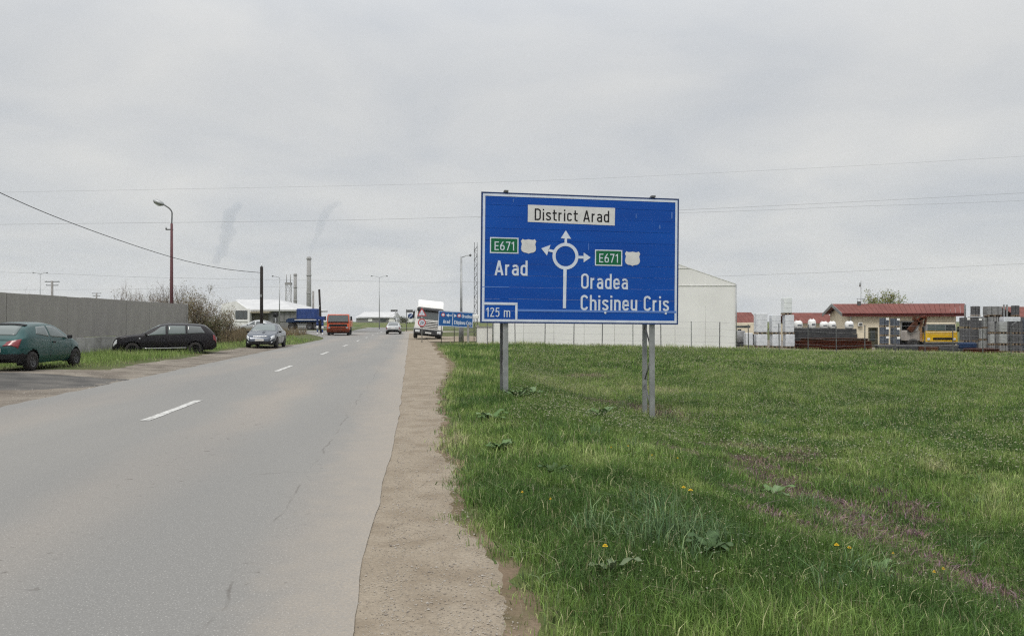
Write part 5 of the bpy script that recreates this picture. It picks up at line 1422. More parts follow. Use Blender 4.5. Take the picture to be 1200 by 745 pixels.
pack(1184.5, 1195, 358, 371, 'block_dark', 'dark pallet at the right end of the top row against the sky', 58.6, 'top row pallets', layers=4)
t = pack(1134, 1200, 371.2, 414, 'block_dark', 'dark rear row of stacked blocks carrying the top row of pallets', 59.4, pallet=False, layers=6, ground=True, name='rear_block_row', cat_='blocks')
for px in (1131, 1176.5, 1180):
    p = at(px, 60); t = thing('rack_post', 'thin upright rack post behind the top row, at %s' % {1131: 'its left end', 1176.5: 'the wide grey pallet', 1180: 'the gap before the last dark pallet'}[px], 'post', p, 0, 'rack posts')
    MB().box((0, 0, (yz(357, 60) - p.z) / 2), (.1, .1, yz(357, 60) - p.z)).build('upright', M['galv'], t); box('foot', (0, 0, .02), (.25, .25, .03), M['galv_dark'], t)

# ------------------------------------------------------------------ cream building with red roof
BD = 66.0; bx0, bx1 = (993 - 600) / F * BD, (1124 - 600) / F * (BD - 1.5)
zb = gz(bx0, 60) - .1; blen = bx1 - bx0; brz = math.atan2(-1.2, blen)
B = thing('cream_building', 'long low cream building with red sheet roof behind the yard', 'building', (bx0, BD, zb), brz)
ez = yz(367.2, BD) - zb; bd = 5.4; rz_ = yz(358, BD + bd / 2) - zb
dx0, dx1 = (1016.5 - 993) / F * BD, (1026.5 - 993) / F * BD; dz = yz(383.5, BD) - zb
gx0, gx1 = (1053 - 993) / F * BD, (1076 - 993) / F * BD; gzt = yz(377.5, BD) - zb
wallsegs = [(0, dx0, 0, ez), (dx0, dx1, dz, ez), (dx1, gx0, 0, ez), (gx0, gx1, gzt, ez), (gx1, blen, 0, ez)]
for a, b, z0, z1 in wallsegs: MB().box(((a + b) / 2, .12, (z0 + z1) / 2), (b - a, .24, z1 - z0)).build('wall', M['cream'], B)
mb = MB(); mb.prism([(.24, 0), (bd, 0), (bd, ez), (bd / 2, rz_ - .12), (.24, ez)], -.0, .22, 'x'); mb.build('gable_wall', M['cream'], B)
mb = MB(); mb.prism([(.24, 0), (bd, 0), (bd, ez), (bd / 2, rz_ - .12), (.24, ez)], blen - .22, blen, 'x'); mb.build('gable_wall', M['cream'], B)
box('back_wall', (blen / 2, bd - .1, ez / 2), (blen - .5, .2, ez), M['cream'], B)
# roof: individual sheet strips on both slopes
NS = 26
ov = .55
for sgn in (0, 1):
    for i in range(NS):
        a = -ov + (blen + 2 * ov) * i / NS; b = -ov + (blen + 2 * ov) * (i + 1) / NS - .02
        slope = (rz_ - ez) / (bd / 2)
        y0_, z0_ = (-.45, ez + .10 - .45 * slope) if sgn == 0 else (bd + .45, ez + .10 - .45 * slope)
        y1_, z1_ = bd / 2, rz_ + .10
        sk = lambda q: -ov + (q + ov) * (blen + 2 * ov + 1.3) / (blen + 2 * ov)
        vs = [(a, y0_, z0_), (b, y0_, z0_), (sk(b), y1_, z1_), (sk(a), y1_, z1_), (a, y0_, z0_ + .05), (b, y0_, z0_ + .05), (sk(b), y1_, z1_ + .05), (sk(a), y1_, z1_ + .05)]
        MB().add(vs, [(3, 2, 1, 0), (4, 5, 6, 7), (0, 1, 5, 4), (1, 2, 6, 5), (2, 3, 7, 6), (3, 0, 4, 7)]).build('roof_sheet', M['redroof'], B)
box('fascia', (blen / 2, -.47, ez - .12), (blen + 2 * ov - .02, .05, .26), M['fascia'], B)
MB().tube((-ov, -.53, ez - .02), (blen + ov, -.53, ez - .02), .055, n=8).build('gutter', M['fascia'], B)
for sx in (-ov - .03,):
    sl_ = (rz_ - ez) / (bd / 2)
    mb = MB(); mb.prism([(-.45, ez - .45 * sl_ - .12), (bd / 2, rz_ - .10), (bd / 2, rz_ + .17), (-.45, ez - .45 * sl_ + .16)], sx - .02, sx + .02, 'x')
    mb.prism([(bd + .45, ez - .45 * sl_ - .12), (bd / 2, rz_ - .10), (bd / 2, rz_ + .17), (bd + .45, ez - .45 * sl_ + .16)], sx - .02, sx + .02, 'x'); mb.build('bargeboard', M['greywall'], B)
d = box('door', ((dx0 + dx1) / 2, .14, dz / 2), (dx1 - dx0 - .06, .06, dz - .03), M['doorwood'], B)
box('door_pane', ((dx0 + dx1) / 2, .10, dz * .6), ((dx1 - dx0) * .5, .03, dz * .5), M['glass'], d)
mb = MB(); mb.box((dx0 + .03, -.012, dz / 2), (.09, .05, dz)); mb.box((dx1 - .03, -.012, dz / 2), (.09, .05, dz)); mb.box(((dx0 + dx1) / 2, -.012, dz - .045), (dx1 - dx0 - .16, .05, .09)); mb.build('door_frame', M['doorwood'], B)
box('shade_sheet', ((gx0 + gx1) / 2 + .05, 1.2, gzt / 2), (gx1 - gx0 + .8, .05, gzt + .4), M['dark_in'], B)  # dark sheet standing in for the shade inside the open gateway
mb = MB(); mb.box((gx0 - .05, -.03, gzt / 2), (.12, .06, gzt)); mb.box(((gx0 + gx1) / 2, -.03, gzt + .05), (gx1 - gx0 + .22, .06, .11)); mb.build('gate_frame', M['greywall'], B)
ac = box('air_conditioner', ((1006.5 - 993) / F * BD, -.16, yz(380, BD) - zb), (.34, .28, .34), M['white'], B, ch=.03)
o = MB().lathe([(0, .01), (0, .11), (-.02, .13)], 16, 'x').build('fan_grille', M['galv_dark'], ac); o.rotation_euler = (0, 0, PI / 2); o.location = ((1006.5 - 993) / F * BD, -.305, yz(380, BD) - zb)
MB().tube(((996.5 - 993) / F * BD, -.06, 0), ((996.5 - 993) / F * BD, -.06, ez - .2), .045, n=8).build('downpipe', M['white'], B)
box('vent_pipe', (1.6, 2.2, rz_ + .1), (.25, .25, .5), M['galv_dark'], B)
p = at(1009, 70); t = thing('antenna_mast', 'thin antenna mast rising above the cream building roof', 'mast', p)
zt = yz(329, 70) - p.z
MB().path([(0, 0, 0), (0, 0, zt)], [.05, .03], 6).build('mast', M['galv'], t)
MB().tube((-.1, 0, yz(331, 70) - p.z), (-.1, 0, yz(336, 70) - p.z), .06, n=6).build('antenna', M['galv'], t)
MB().tube((-.4, 0, yz(350, 70) - p.z), (.4, 0, yz(350, 70) - p.z), .025, n=6).build('crossarm', M['galv'], t)
for sg in (-.3, .3): MB().tube((sg, 0, yz(350, 70) - p.z), (sg * 1.1, 0, yz(356.5, 70) - p.z), .02, n=5).build('stay', M['galv'], t)
# red roofed sheds further back
def shed(px0, px1, D, ytop, yeave, label):
    x0, x1 = (px0 - 600) / F * D, (px1 - 600) / F * D; xc = (x0 + x1) / 2; zb = gz(xc, D); w = x1 - x0
    t = thing('red_roofed_shed', label, 'shed', (xc, D, zb))
    e = yz(yeave, D) - zb; r = yz(ytop, D + 3) - zb
    box('wall', (0, 3, (e - .05) / 2), (w - .4, 5.6, e - .05), M['cream'], t)
    k = max(6, int(w / .9))
    for i in range(k):
        a = -w / 2 + w * i / k; b = a + w / k - .02
        for yy in (-.2, 6.2):
            vs = [(a, yy, e), (b, yy, e), (b, 3, r), (a, 3, r), (a, yy, e + .06), (b, yy, e + .06), (b, 3, r + .06), (a, 3, r + .06)]
            MB().add(vs, [(3, 2, 1, 0), (4, 5, 6, 7), (0, 1, 5, 4), (1, 2, 6, 5), (2, 3, 7, 6), (3, 0, 4, 7)]).build('roof_sheet', M['redroof'], t)
    box('wall_band', (0, -.02 + .19, e * .7), (w - .5, .05, .3), M['greywall'], t)
    return t
shed(860, 890, 88, 366.5, 379, 'small red roofed shed glimpsed between the pale hall and the white pallets')
shed(930, 982, 86, 367, 379, 'red roofed shed behind the white sacks, left of the cream building')
shed(1193, 1260, 84, 360, 372, 'red roofed shed behind the pallets at the right frame edge')

# yellow crane truck
p = at(1100, 62); t = thing('crane_truck', 'yellow cabbed truck with a folded rusty crane and a grey load bed', 'truck', (p.x, p.y, gz(p.x, p.y)), 0)
def tx(px): return (px - 600) / F * 61.1 - p.x
def tz(py): return yz(py, 62) - gz(p.x, p.y)
cx0, cx1 = tx(1083), tx(1120)
MB().prism([(cx0, tz(400)), (cx0, tz(387.6)), (cx1, tz(388)), (cx1 + .04, tz(400))], -1.1, .5, 'y').build('cab', M['yellow'], t)
MB().prism([(cx0 + .04, tz(387.6) + .003), (cx0 + .14, tz(380)), (cx1 - .16, tz(380)), (cx1 - .03, tz(387.6) + .003)], -1.08, .5, 'y').build('cab_top', M['tank'], t)
box('roof_panel', ((cx0 + cx1) / 2, -.3, tz(379)), (cx1 - cx0 - .3, 1.6, .13), M['cream'], t, ch=.03)
W0 = tz(387.2); W1 = tz(380.2)
for a, b in ((1085.5, 1094), (1094.8, 1106), (1106.8, 1117.5)):
    MB().box(((tx(a) + tx(b)) / 2, -1.105, (W0 + W1) / 2), (tx(b) - tx(a), .025, W1 - W0 - .04)).build('window', M['glass_grey'] if a != 1106.8 else M['glass'], t)
box('grille', (tx(1103), -1.11, tz(396.4)), (1.55, .03, .17), M['black'], t)
box('belt_line', ((cx0 + cx1) / 2, -1.106, tz(389)), (cx1 - cx0 - .1, .02, .05), M['cream'], t)
box('bumper', ((cx0 + cx1) / 2, -1.05, tz(401.3)), (cx1 - cx0 + .1, .3, .18), M['galv_dark'], t, ch=.03)
for px in (1086.5, 1116.5): MB().box((tx(px), -1.13, tz(397)), (.22, .05, .18), ch=.02).build('headlamp', M['lamp_clear'], t)
for px in (1081, 1122): MB().box((tx(px), -1.0, tz(385.5)), (.14, .12, .42), ch=.03).build('mirror', M['black'], t)
box('chassis', (tx(1092), 0, tz(403.5)), (3.9, 1.0, .28), M['under'], t)
box('load_bed', ((tx(1064) + tx(1080.5)) / 2, -.2, (tz(387) + tz(399)) / 2), (tx(1080.5) - tx(1064), .8, tz(387) - tz(399)), M['bed'], t, ch=.04)
for px in (1065, 1070, 1075): box('bed_rib', (tx(px), -.62, (tz(387) + tz(399)) / 2), (.05, .04, tz(387) - tz(399) - .08), M['bed'], t)
box('crane_column', (tx(1082), -.5, (tz(374) + tz(400)) / 2), (.22, .3, tz(374) - tz(400)), M['tanpaint'], t, ch=.03)
def bar(a, b, th, nm, m):
    A_ = Vector((tx(a[0]), -.75, tz(a[1]))); B_ = Vector((tx(b[0]), -.75, tz(b[1]))); d_ = B_ - A_
    MB().box((A_ + B_) / 2, (d_.length, .24, th), ry=-math.atan2(d_.z, d_.x), ch=.03).build(nm, M[m], t)
bar((1066.5, 388), (1077, 376), .42, 'crane_boom', 'rust'); bar((1071.5, 375.5), (1074, 369.5), .22, 'crane_head', 'rust')
bar((1074, 376), (1086, 370.8), .20, 'crane_arm', 'rust_red'); bar((1077, 381), (1081, 372), .34, 'crane_link', 'rust')
bar((1083.5, 390), (1086.5, 371), .10, 'crane_ram', 'rust'); bar((1073, 386), (1079, 378), .12, 'boom_ram', 'galv_dark')
MB().tube((tx(1084.5), -.5, tz(370.5)), (tx(1084.5), -.5, tz(388)), .035, n=6).build('hydraulic_pipe', M['cream'], t)
MB().path([(tx(1072), -.5, tz(371)), (tx(1078), -.5, tz(369.6)), (tx(1085), -.5, tz(371.5))], .03, 6).build('hose', M['rust'], t)
for px in (1070, 1088, 1112):
    for sg in (-1, 1):
        w_ = wheel(t, tx(px), sg * .9, .45, .28, sg, M['rim']); w_.rotation_euler = (0, 0, PI / 2)

# ------------------------------------------------------------------ far left industrial halls
D = 118.0
def fx(px, D): return (px - 600) / F * D
p = at(308, D); t = thing('industrial_hall', 'white roofed industrial hall with gabled office front beyond the bare bushes', 'hall', (p.x, p.y, p.z))
e = yz(362.5, D) - p.z; r = yz(351, D + 8) - p.z
x0, x1 = fx(262, D) - p.x, fx(347, D) - p.x
f0, f1 = fx(292, D) - p.x, fx(347, D) - p.x; r0, r1 = fx(276, D + 8) - p.x, fx(327, D + 8) - p.x
vs = [(f0, -.3, e), (f1, -.3, e), (r1, 8, r), (r0, 8, r), (f1 + 1, 16, e), (f0 - 4, 16, e)]
vs2 = [(a_1, b_1, c_1 - .25) for a_1, b_1, c_1 in vs]
MB().add(vs + vs2, [(0, 1, 2, 3), (3, 2, 4, 5), (1, 4, 2), (0, 3, 5), (6, 9, 8, 7), (9, 11, 10, 8), (7, 8, 10), (6, 11, 9), (0, 6, 7, 1), (1, 7, 10, 4), (4, 10, 11, 5), (5, 11, 6, 0)]).build('roof', M['metalroof'], t)
box('wall', ((x0 + x1) / 2 + .2, 7.1, e / 2 - .2), (x1 - x0 - .6, 13.6, e - .3), M['greywall'], t)
xa, xb = fx(262, D) - p.x, fx(295, D) - p.x
MB().prism([(xa, 0), (xb, 0), (xb, yz(364, D) - p.z), (xa + 2.2, yz(353, D) - p.z), (xa, yz(356, D) - p.z)], -.9, .1, 'y').build('gable_front', M['white'], t)
fw = MB().box(((fx(279, D) + fx(292, D)) / 2 - p.x, -.93, yz(369, D) - p.z), (1.75, .06, 1.35)).build('window', M['galv_dark'], t)
for k in range(3): MB().box((fx(280.5 + k * 4.9, D) - p.x, -.97, yz(369, D) - p.z), (.48, .03, 1.1)).build('pane', M['glass'], fw)
mb = MB(); mb.box((fx(264, D) - p.x, -.95, yz(371, D) - p.z), (.25, .1, 2.4)); mb.box((fx(277, D) - p.x, -.95, yz(371, D) - p.z), (.25, .1, 2.4)); mb.box((fx(294, D) - p.x, -.95, yz(371, D) - p.z), (.25, .1, 2.4)); mb.box((fx(279, D) - p.x, -.95, yz(375.5, D) - p.z), (3.9, .08, .3)); mb.build('white_frame', M['white'], t)
box('shopfront', (fx(305, D) - p.x, .18, yz(371, D) - p.z), (2.4, .06, 1.1), M['doorwood'], t)
box('canopy', (fx(306, D) - p.x, -.2, yz(366, D) - p.z), (2.9, .9, .1), M['cream'], t)
for k in range(4): box('wall_panel', (fx(322 + 7 * k, D) - p.x, .24, yz(371, D) - p.z), (.82, .06, 1.5), M['galv_dark'] if k == 0 else M['greywall'], t)
p = at(323, 90); t = thing('round_sign', 'back of a dark round sign on a thin post before the industrial hall', 'road sign', p)
MB().path([(0, 0, -.1), (0, 0, yz(366, 90) - p.z)], .05, 6).build('pole', M['galv'], t)
o = MB().lathe([(-.02, .001), (-.02, .3), (.02, .3), (.02, .001)], 20).build('disc', M['black'], t); o.rotation_euler = (0, 0, PI / 2); o.location = (0, -.08, yz(368.8, 90) - p.z)
p = at(440, 235); D = 235.0
t = thing('white_roofed_hall', 'far low hall with a bright white roof beyond the roundabout', 'hall', (p.x, p.y, .6))
def hx(px): return fx(px, D) - p.x
zr0, ze0, zb0 = yz(365.5, D) - .6, yz(371.5, D) - .6, yz(377, D) - .6
MB().prism([(0, ze0), (8, zr0), (16, ze0), (16, ze0 - .2), (0, ze0 - .2)], hx(419.5), hx(461), 'x').build('roof', M['metalroof'], t)
mb = MB(); mb.add([(hx(416.5), -.1, ze0), (hx(455), -.1, ze0), (hx(461), 8, zr0 + .1), (hx(421.5), 8, zr0 + .1)], [(0, 1, 2, 3)]); mb.build('roof_slope', M['metalroof'], t, fix=False)
box('wall', ((hx(417) + hx(455)) / 2, 8, zb0 / 2 + ze0 / 2 - .3), (hx(455) - hx(417), 15, ze0 - zb0), M['greywall'], t)
for a, b, m_ in ((431, 436, 'white'), (444, 452, 'glass'), (456, 461, 'white')): box('door', (hx((a + b) / 2), .42, zb0 + .55), (hx(b) - hx(a), .1, .9), M[m_], t)
box('side_annex', (hx(459), 3, ze0 / 2 + zb0 / 2 - .4), (hx(464) - hx(455), 5, ze0 - zb0 - .6), M['white'], t)
p = at(470, 240); t = thing('pale_shed', 'pale low shed right of the far white roofed hall', 'shed', (p.x, p.y, .4))
box('wall', (0, 0, .5), (4.2, 4, 1.0), M['whitewall'], t); MB().prism([(-2.2, 1.0), (2.2, 1.0), (0, 1.5)], -2.4, 2.4, 'x').build('roof', M['metalroof'], t)
# guard rail by the junction on the left
t = thing('guard_rail', 'low steel guard rail along the far side road left of the red truck', 'guard rail', (fx(365, 104), 104, .15), 0)
MB().box((0, 0, .62), (5.6, .06, .28), ch=.02).build('rail', M['galv'], t)
for k in range(4): box('post', (-2.5 + k * 1.65, .06, .35), (.1, .1, .7), M['galv_dark'], t)

# ------------------------------------------------------------------ shrubs and trees
def leaf_cloud(name, pts, size, cols, parent, rng, m='leaf', trans=None):
    """many small leaf faces at the given points (a joined, uncountable mass)"""
    n = len(pts); pts = np.asarray(pts)
    a = rng.normal(size=(n, 3)); a /= np.linalg.norm(a, axis=1, keepdims=True)
    b = rng.normal(size=(n, 3)); b -= a * np.sum(a * b, 1, keepdims=True); b /= np.linalg.norm(b, axis=1, keepdims=True)
    s = size * rng.uniform(.6, 1.4, (n, 1))
    V = np.stack([pts - a * s, pts + b * s * .45, pts + a * s, pts - b * s * .45], 1).reshape(-1, 3)
    Fc = np.arange(4 * n).reshape(n, 4)
    c = np.asarray(cols)[rng.integers(0, len(cols), n)] * rng.uniform(.8, 1.2, (n, 1))
    o = np_mesh(name, V, Fc, M[m], np.repeat(c, 4, 0)); o.parent = parent
    o['kind'] = 'stuff'
    return o
def shrub(name, label, catg, loc, hgt, wid, seed, leafcols, nleaf, stems=7, lsize=.035, bark='bark', depth=4, spread=.55, upward=.35, trunk=None, group=None):
    r = random.Random(seed); rng = np.random.default_rng(seed)
    t = thing(name, label, catg, loc, r.uniform(0, 6), group)
    mb = MB(); tips = []
    def grow(p, d, l, rr, lv):
        k = 3; pts = [p]; q = p.copy(); dd = d.copy()
        for i in range(k):
            dd = (dd + Vector((r.gauss(0, .16), r.gauss(0, .16), r.gauss(.03, .12)))).normalized()
            q = q + dd * l / k; pts.append(q.copy())
        mb.path(pts, [rr * (1 - .5 * i / k) for i in range(k + 1)], 3 if lv > 1 else 5, lv == 0)
        if lv >= 2: tips.extend(pts[1:])
        if lv >= depth: return
        for c in range(r.randint(2, 4)):
            nd = (dd + Vector((r.gauss(0, spread), r.gauss(0, spread), r.gauss(upward * .4, spread * .6)))).normalized()
            st = pts[r.randint(1, k)]
            grow(st.copy(), nd, l * r.uniform(.55, .82), rr * .5, lv + 1)
    if trunk:
        th, tr_ = trunk
        MB().path([(0, 0, -.2), (.05, .02, th * .5), (0, .05, th)], [tr_ * 1.3, tr_, tr_ * .8], 8).build('trunk', M[bark], t)
        base = Vector((0, .05, th))
    else: base = Vector((0, 0, -.05))
    for i in range(stems):
        an = r.uniform(0, 2 * PI); tilt = r.uniform(.1, .75)
        d = Vector((math.cos(an) * tilt, math.sin(an) * tilt, 1)).normalized()
        b0 = base + (Vector((math.cos(an), math.sin(an), 0)) * wid * .12 * r.random() if not trunk else Vector((0, 0, -.1 * r.random())))
        grow(b0, d, hgt * (.30 if not trunk else .26) * r.uniform(.8, 1.2), .034 * hgt / 2.5 if not trunk else trunk[1] * .5, 0)
    # squeeze the outline to the wanted size
    vs = np.array(mb.v); z0 = base.z if trunk else 0
    ez_ = max(1e-3, np.percentile(vs[:, 2], 99.5) - z0); sx_ = wid / max(1e-3, np.percentile(np.abs(vs[:, :2]), 98) * 2)
    sc = np.array([sx_, sx_, (hgt - z0) / ez_])
    def tf(a): a = np.array(a, float); a[:, 2] -= z0; a = a * sc; a[:, 2] += z0; return a
    mb.v = list(map(tuple, tf(vs)))
    o = mb.build('branches', M[bark], t, fix=False); o['kind'] = 'stuff'
    if nleaf:
        T = tf([tuple(q) for q in tips]); idx = rng.integers(0, len(T), nleaf)
        P_ = T[idx] + rng.normal(scale=lsize * 1.9, size=(nleaf, 3))
        leaf_cloud('foliage', P_, lsize, leafcols, t, rng)
    return t
twig_sky = [(0.46, 0.44, 0.39), (0.26, 0.24, 0.15), (0.18, 0.15, 0.075), (0.16, 0.115, 0.065)]  # palest tone painted in for bright sky seen between the twigs
bare = [(0.20, 0.155, 0.095), (0.17, 0.14, 0.07), (0.32, 0.29, 0.23)]
def sh(px, D, ytop, wpx, label, seed, cols, nl, **k):
    p = at(px, D); hgt = yz(ytop, D) - p.z
    return shrub('bare_shrub', label, 'shrub', p, hgt, wpx / F * D, seed, cols, nl, **k)
sh(238, 48.5, 337, 50, 'dense twiggy bush with pale sky flecks right of the red lamp post', 3, twig_sky, 4200, stems=12, lsize=.045)
sh(226, 49.5, 341, 38, 'tangled bush with pale sky flecks just right of the wall end', 8, twig_sky, 2600, stems=10, lsize=.045)
sh(262, 53, 352, 40, 'lower sprawling bush between the wall end and the white hall', 12, twig_sky, 2600, stems=9, lsize=.045)
sh(185, 51.5, 334, 36, 'bare bush behind the wall just left of the red lamp post', 15, bare, 1400, stems=15, lsize=.04)
sh(160, 53, 336, 36, 'thin bare bush behind the wall, second left of the red lamp post', 16, bare, 1000, stems=14, lsize=.04)
sh(138, 52, 340, 26, 'bare twigs over the wall, leftmost of the bushes behind it', 17, bare, 600, stems=13, lsize=.04)
sh(214, 50, 334, 26, 'upright bare bush behind the wall end beside the red lamp post', 19, bare, 1800, stems=14, lsize=.04)
sh(246, 46.5, 372, 28, 'dense dark lower bush at the end of the concrete wall', 23, [(0.10, .08, .045), (.07, .08, .03), (.14, .12, .07)], 4200, stems=14, lsize=.05, spread=.8, upward=0)
sh(172, 54, 338, 44, 'broad brownish bare bush behind the wall between two thinner ones', 33, bare, 1800, stems=18, lsize=.04)
sh(199, 53, 336, 40, 'brown twiggy bush directly behind the red lamp post', 34, twig_sky, 1400, stems=12, lsize=.04)
sh(148, 55, 339, 40, 'wide low bare bush showing over the wall near the black estate', 35, bare, 1200, stems=17, lsize=.04)
sh(20, 60, 342, 40, 'faint bare bush far behind the left part of the wall', 29, bare, 200, stems=7)
# green tree behind the cream building, and small bare ones
def tree(px, D, ytop, wpx, label, seed, cols, nl, **k):
    p = at(px, D); hgt = yz(ytop, D) - p.z
    return shrub('young_tree', label, 'tree', p, hgt, wpx / F * D, seed, cols, nl, trunk=(hgt * .35, .12), **k)
spring = [(0.16, 0.20, 0.05), (0.22, 0.24, 0.07), (0.11, 0.15, 0.04), (0.26, 0.24, 0.09)]
tree(1040, 76, 341, 46, 'fresh green spring tree above the red roof', 41, spring, 3000, stems=9, lsize=.085)
tree(1024, 78, 351, 26, 'lower yellowish spring tree left of the green one above the roof', 42, spring[1:], 1300, stems=7, lsize=.08)
tree(1057, 80, 345, 18, 'thin half bare spring tree right of the green one above the roof', 43, spring, 500, stems=5, lsize=.08)
tree(1085, 95, 352, 10, 'tiny far bare tree top above the right part of the red roof', 44, bare, 60, stems=4)
for i, (px, yt, lab) in enumerate(((472, 374.5, 'small dark bush on the bank by the far signs'), (390, 374, 'far dark bush on the bank left of the white roofed hall'), (404, 375, 'far low bush on the bank touching the white roofed hall'))):
    p = at(px, 196); p.z = .9
    shrub('far_shrub', lab, 'shrub', p, 1.6, 2.6, 60 + i, [(.05, .06, .03), (.08, .09, .04)], 500, stems=8, lsize=.16)

# ------------------------------------------------------------------ grass
GREENS = np.array([(0.058, 0.114, 0.027), (0.104, 0.178, 0.040), (0.178, 0.258, 0.068), (0.300, 0.350, 0.135), (0.43, 0.39, 0.25)])
def blades(name, X, Y, hgt, wid, tint, seg, lean=.45, mat_='grass', pal=GREENS, base=None):
    """tint: 0..1 picks along the palette; seg 1 = single triangle, 2 = bent blade"""
    n = len(X); rng = RNG
    Z = ground_z(X, Y) if base is None else base
    an = rng.uniform(0, 2 * PI, n); fa = rng.uniform(0, 2 * PI, n)
    dx, dy = np.cos(an), np.sin(an); wx, wy = np.cos(fa) * wid / 2, np.sin(fa) * wid / 2
    le = np.abs(rng.normal(0, lean, n)) * hgt * (1 + .6 * (rng.random(n) < .12))
    q = np.clip(tint, 0, .999) * (len(pal) - 1); i = q.astype(int); f = (q - i)[:, None]
    col = pal[i] * (1 - f) + pal[np.minimum(i + 1, len(pal) - 1)] * f
    col = col * rng.uniform(.45, 1.75, (n, 1))
    P = lambda a, b, c: np.stack([a, b, c], -1)
    if seg == 1:
        V = np.stack([P(X - wx, Y - wy, Z - .01), P(X + wx, Y + wy, Z - .01), P(X + dx * le, Y + dy * le, Z + hgt)], 1)
        Fc = np.arange(3 * n).reshape(n, 3); C = np.repeat(col, 3, 0)
    else:
        mxx, myy = X + dx * le * .3, Y + dy * le * .3
        V = np.stack([P(X - wx, Y - wy, Z - .01), P(X + wx, Y + wy, Z - .01), P(mxx + wx * .75, myy + wy * .75, Z + hgt * .58), P(mxx - wx * .75, myy - wy * .75, Z + hgt * .58), P(X + dx * le, Y + dy * le, Z + hgt * (1 - .25 * np.minimum(1, le / hgt)))], 1)
        b = np.arange(n)[:, None] * 5
        Fc = np.concatenate([b + [0, 1, 2], b + [0, 2, 3], b + [3, 2, 4]], 0); C = np.repeat(col, 5, 0)
    o = np_mesh(name, V.reshape(-1, 3), Fc, M[mat_], C)
    return o
def vis_sample(n, d0, d1, px0=-10, px1=1480, power=1.0):
    """points on the ground between two distances inside the view wedge, uniform in area"""
    out_x = []; out_y = []
    u = RNG.random(n); d = np.sqrt(d0 * d0 + u * (d1 * d1 - d0 * d0))
    px = RNG.uniform(px0, px1, n)
    return (px - 600) / F * d, d
def field_mask(x, y):
    s, t = xy2st(x, y)
    e = right_edge(s) + (fbm(s * .9, s * 0 + 3.3, 21, 4) - .5) * .44
    d = t - e + (fbm(x * 3.1, y * 3.1, 71, 2) - .5) * .5
    return np.clip((d + .20) / .46, 0, 1)
def tint_of(x, y):
    a = fbm(x * .22, y * .22, 81, 3); b = fbm(x * 1.3, y * 1.3, 83, 3); c = fbm(x * 5, y * 5, 85, 2)
    v = .17 + .55 * (a - .5) + 1.15 * (b - .42) + .5 * (c - .5)
    s, t = xy2st(x, y)
    v = v + .28 * np.exp(-((s - 25) / 4.5) ** 2 - ((t - 6.0) / 2.6) ** 2) + .25 * (1 - sstep(.0, .5, t - right_edge(s)))
    return np.clip(v + RNG.normal(0, .10, len(x)), 0, 1)
def hgt_of(x, y):
    return .55 + .9 * fbm(x * .8, y * .8, 91, 3) * fbm(x * 3.0, y * 3.0, 93, 2) * 2
# bare, purple-brown patches in the field (pixel column, row, radius) turned into ground spots
def gp(px, py, zg_=-.55):
    d = (CAM_Z - zg_) * F / (py - HOR); return ((px - 600) / F * d, d)
PATCH = [(gp(872, 545), .55), (gp(905, 563), .5), (gp(930, 580), .55), (gp(975, 590), .45), (gp(1015, 618), .55), (gp(1050, 665), .55), (gp(1058, 650), .4), (gp(1128, 690), .45), (gp(1180, 720), .4), (gp(870, 520), .5), (gp(985, 630), .35), (gp(745, 470, -.45), .6), (gp(715, 462, -.35), .5), (gp(890, 610, -.5), .16), (gp(862, 608, -.5), .16), (gp(1052, 700), .25), (gp(690, 436, -.3), .7), (gp(780, 480, -.5), .6)]
_pr = random.Random(5)
PATCH = PATCH + [((c_[0] + _pr.uniform(-1.0, 1.0), c_[1] + _pr.uniform(-1.0, 1.0)), r_ * _pr.uniform(.25, .6)) for c_, r_ in PATCH[:12] for _ in range(3)]
def patch_amt(x, y):
    r = np.zeros(len(x))
    for (cx, cy), rr in PATCH:
        q = np.hypot(x - cx, (y - cy)) / rr + (fbm(x * 2.5, y * 2.5, 101, 3) - .5) * 1.4
        r = np.maximum(r, np.clip(1.25 - q, 0, 1))
    return r
GX = []
def grow_zone(n, d0, d1, h0, w0, seg, lean):
    x, y = vis_sample(n, d0, d1)
    m = field_mask(x, y); pa = patch_amt(x, y); cl = .5 + .9 * fbm(x * 2.2, y * 2.2, 95, 3)
    keep = RNG.random(n) < np.minimum(1, m * m * cl * (1 - .45 * pa))
    x, y, m, pa = x[keep], y[keep], m[keep], pa[keep]
    hh = h0 * hgt_of(x, y) * RNG.uniform(.55, 1.25, len(x)) * (.35 + .65 * m) * (1 - .3 * pa)
    ti = tint_of(x, y) + .3 * pa + .12 * (RNG.random(len(x)) < .07)
    ti = np.where(RNG.random(len(x)) < .05, .9, ti)
    o = blades('field_grass', x, y, hh, w0 * RNG.uniform(.6, 1.4, len(x)), ti, seg, lean)
    o['kind'] = 'stuff'; o['label'] = 'green grass of the field beside the road'
    return o
grow_zone(250000, 2.6, 8.5, .115, .0050, 2, .6)
grow_zone(210000, 8.5, 16, .135, .0085, 2, .5)
grow_zone(280000, 16, 31, .14, .016, 1, .45)
grow_zone(210000, 31, 49, .15, .030, 1, .4)

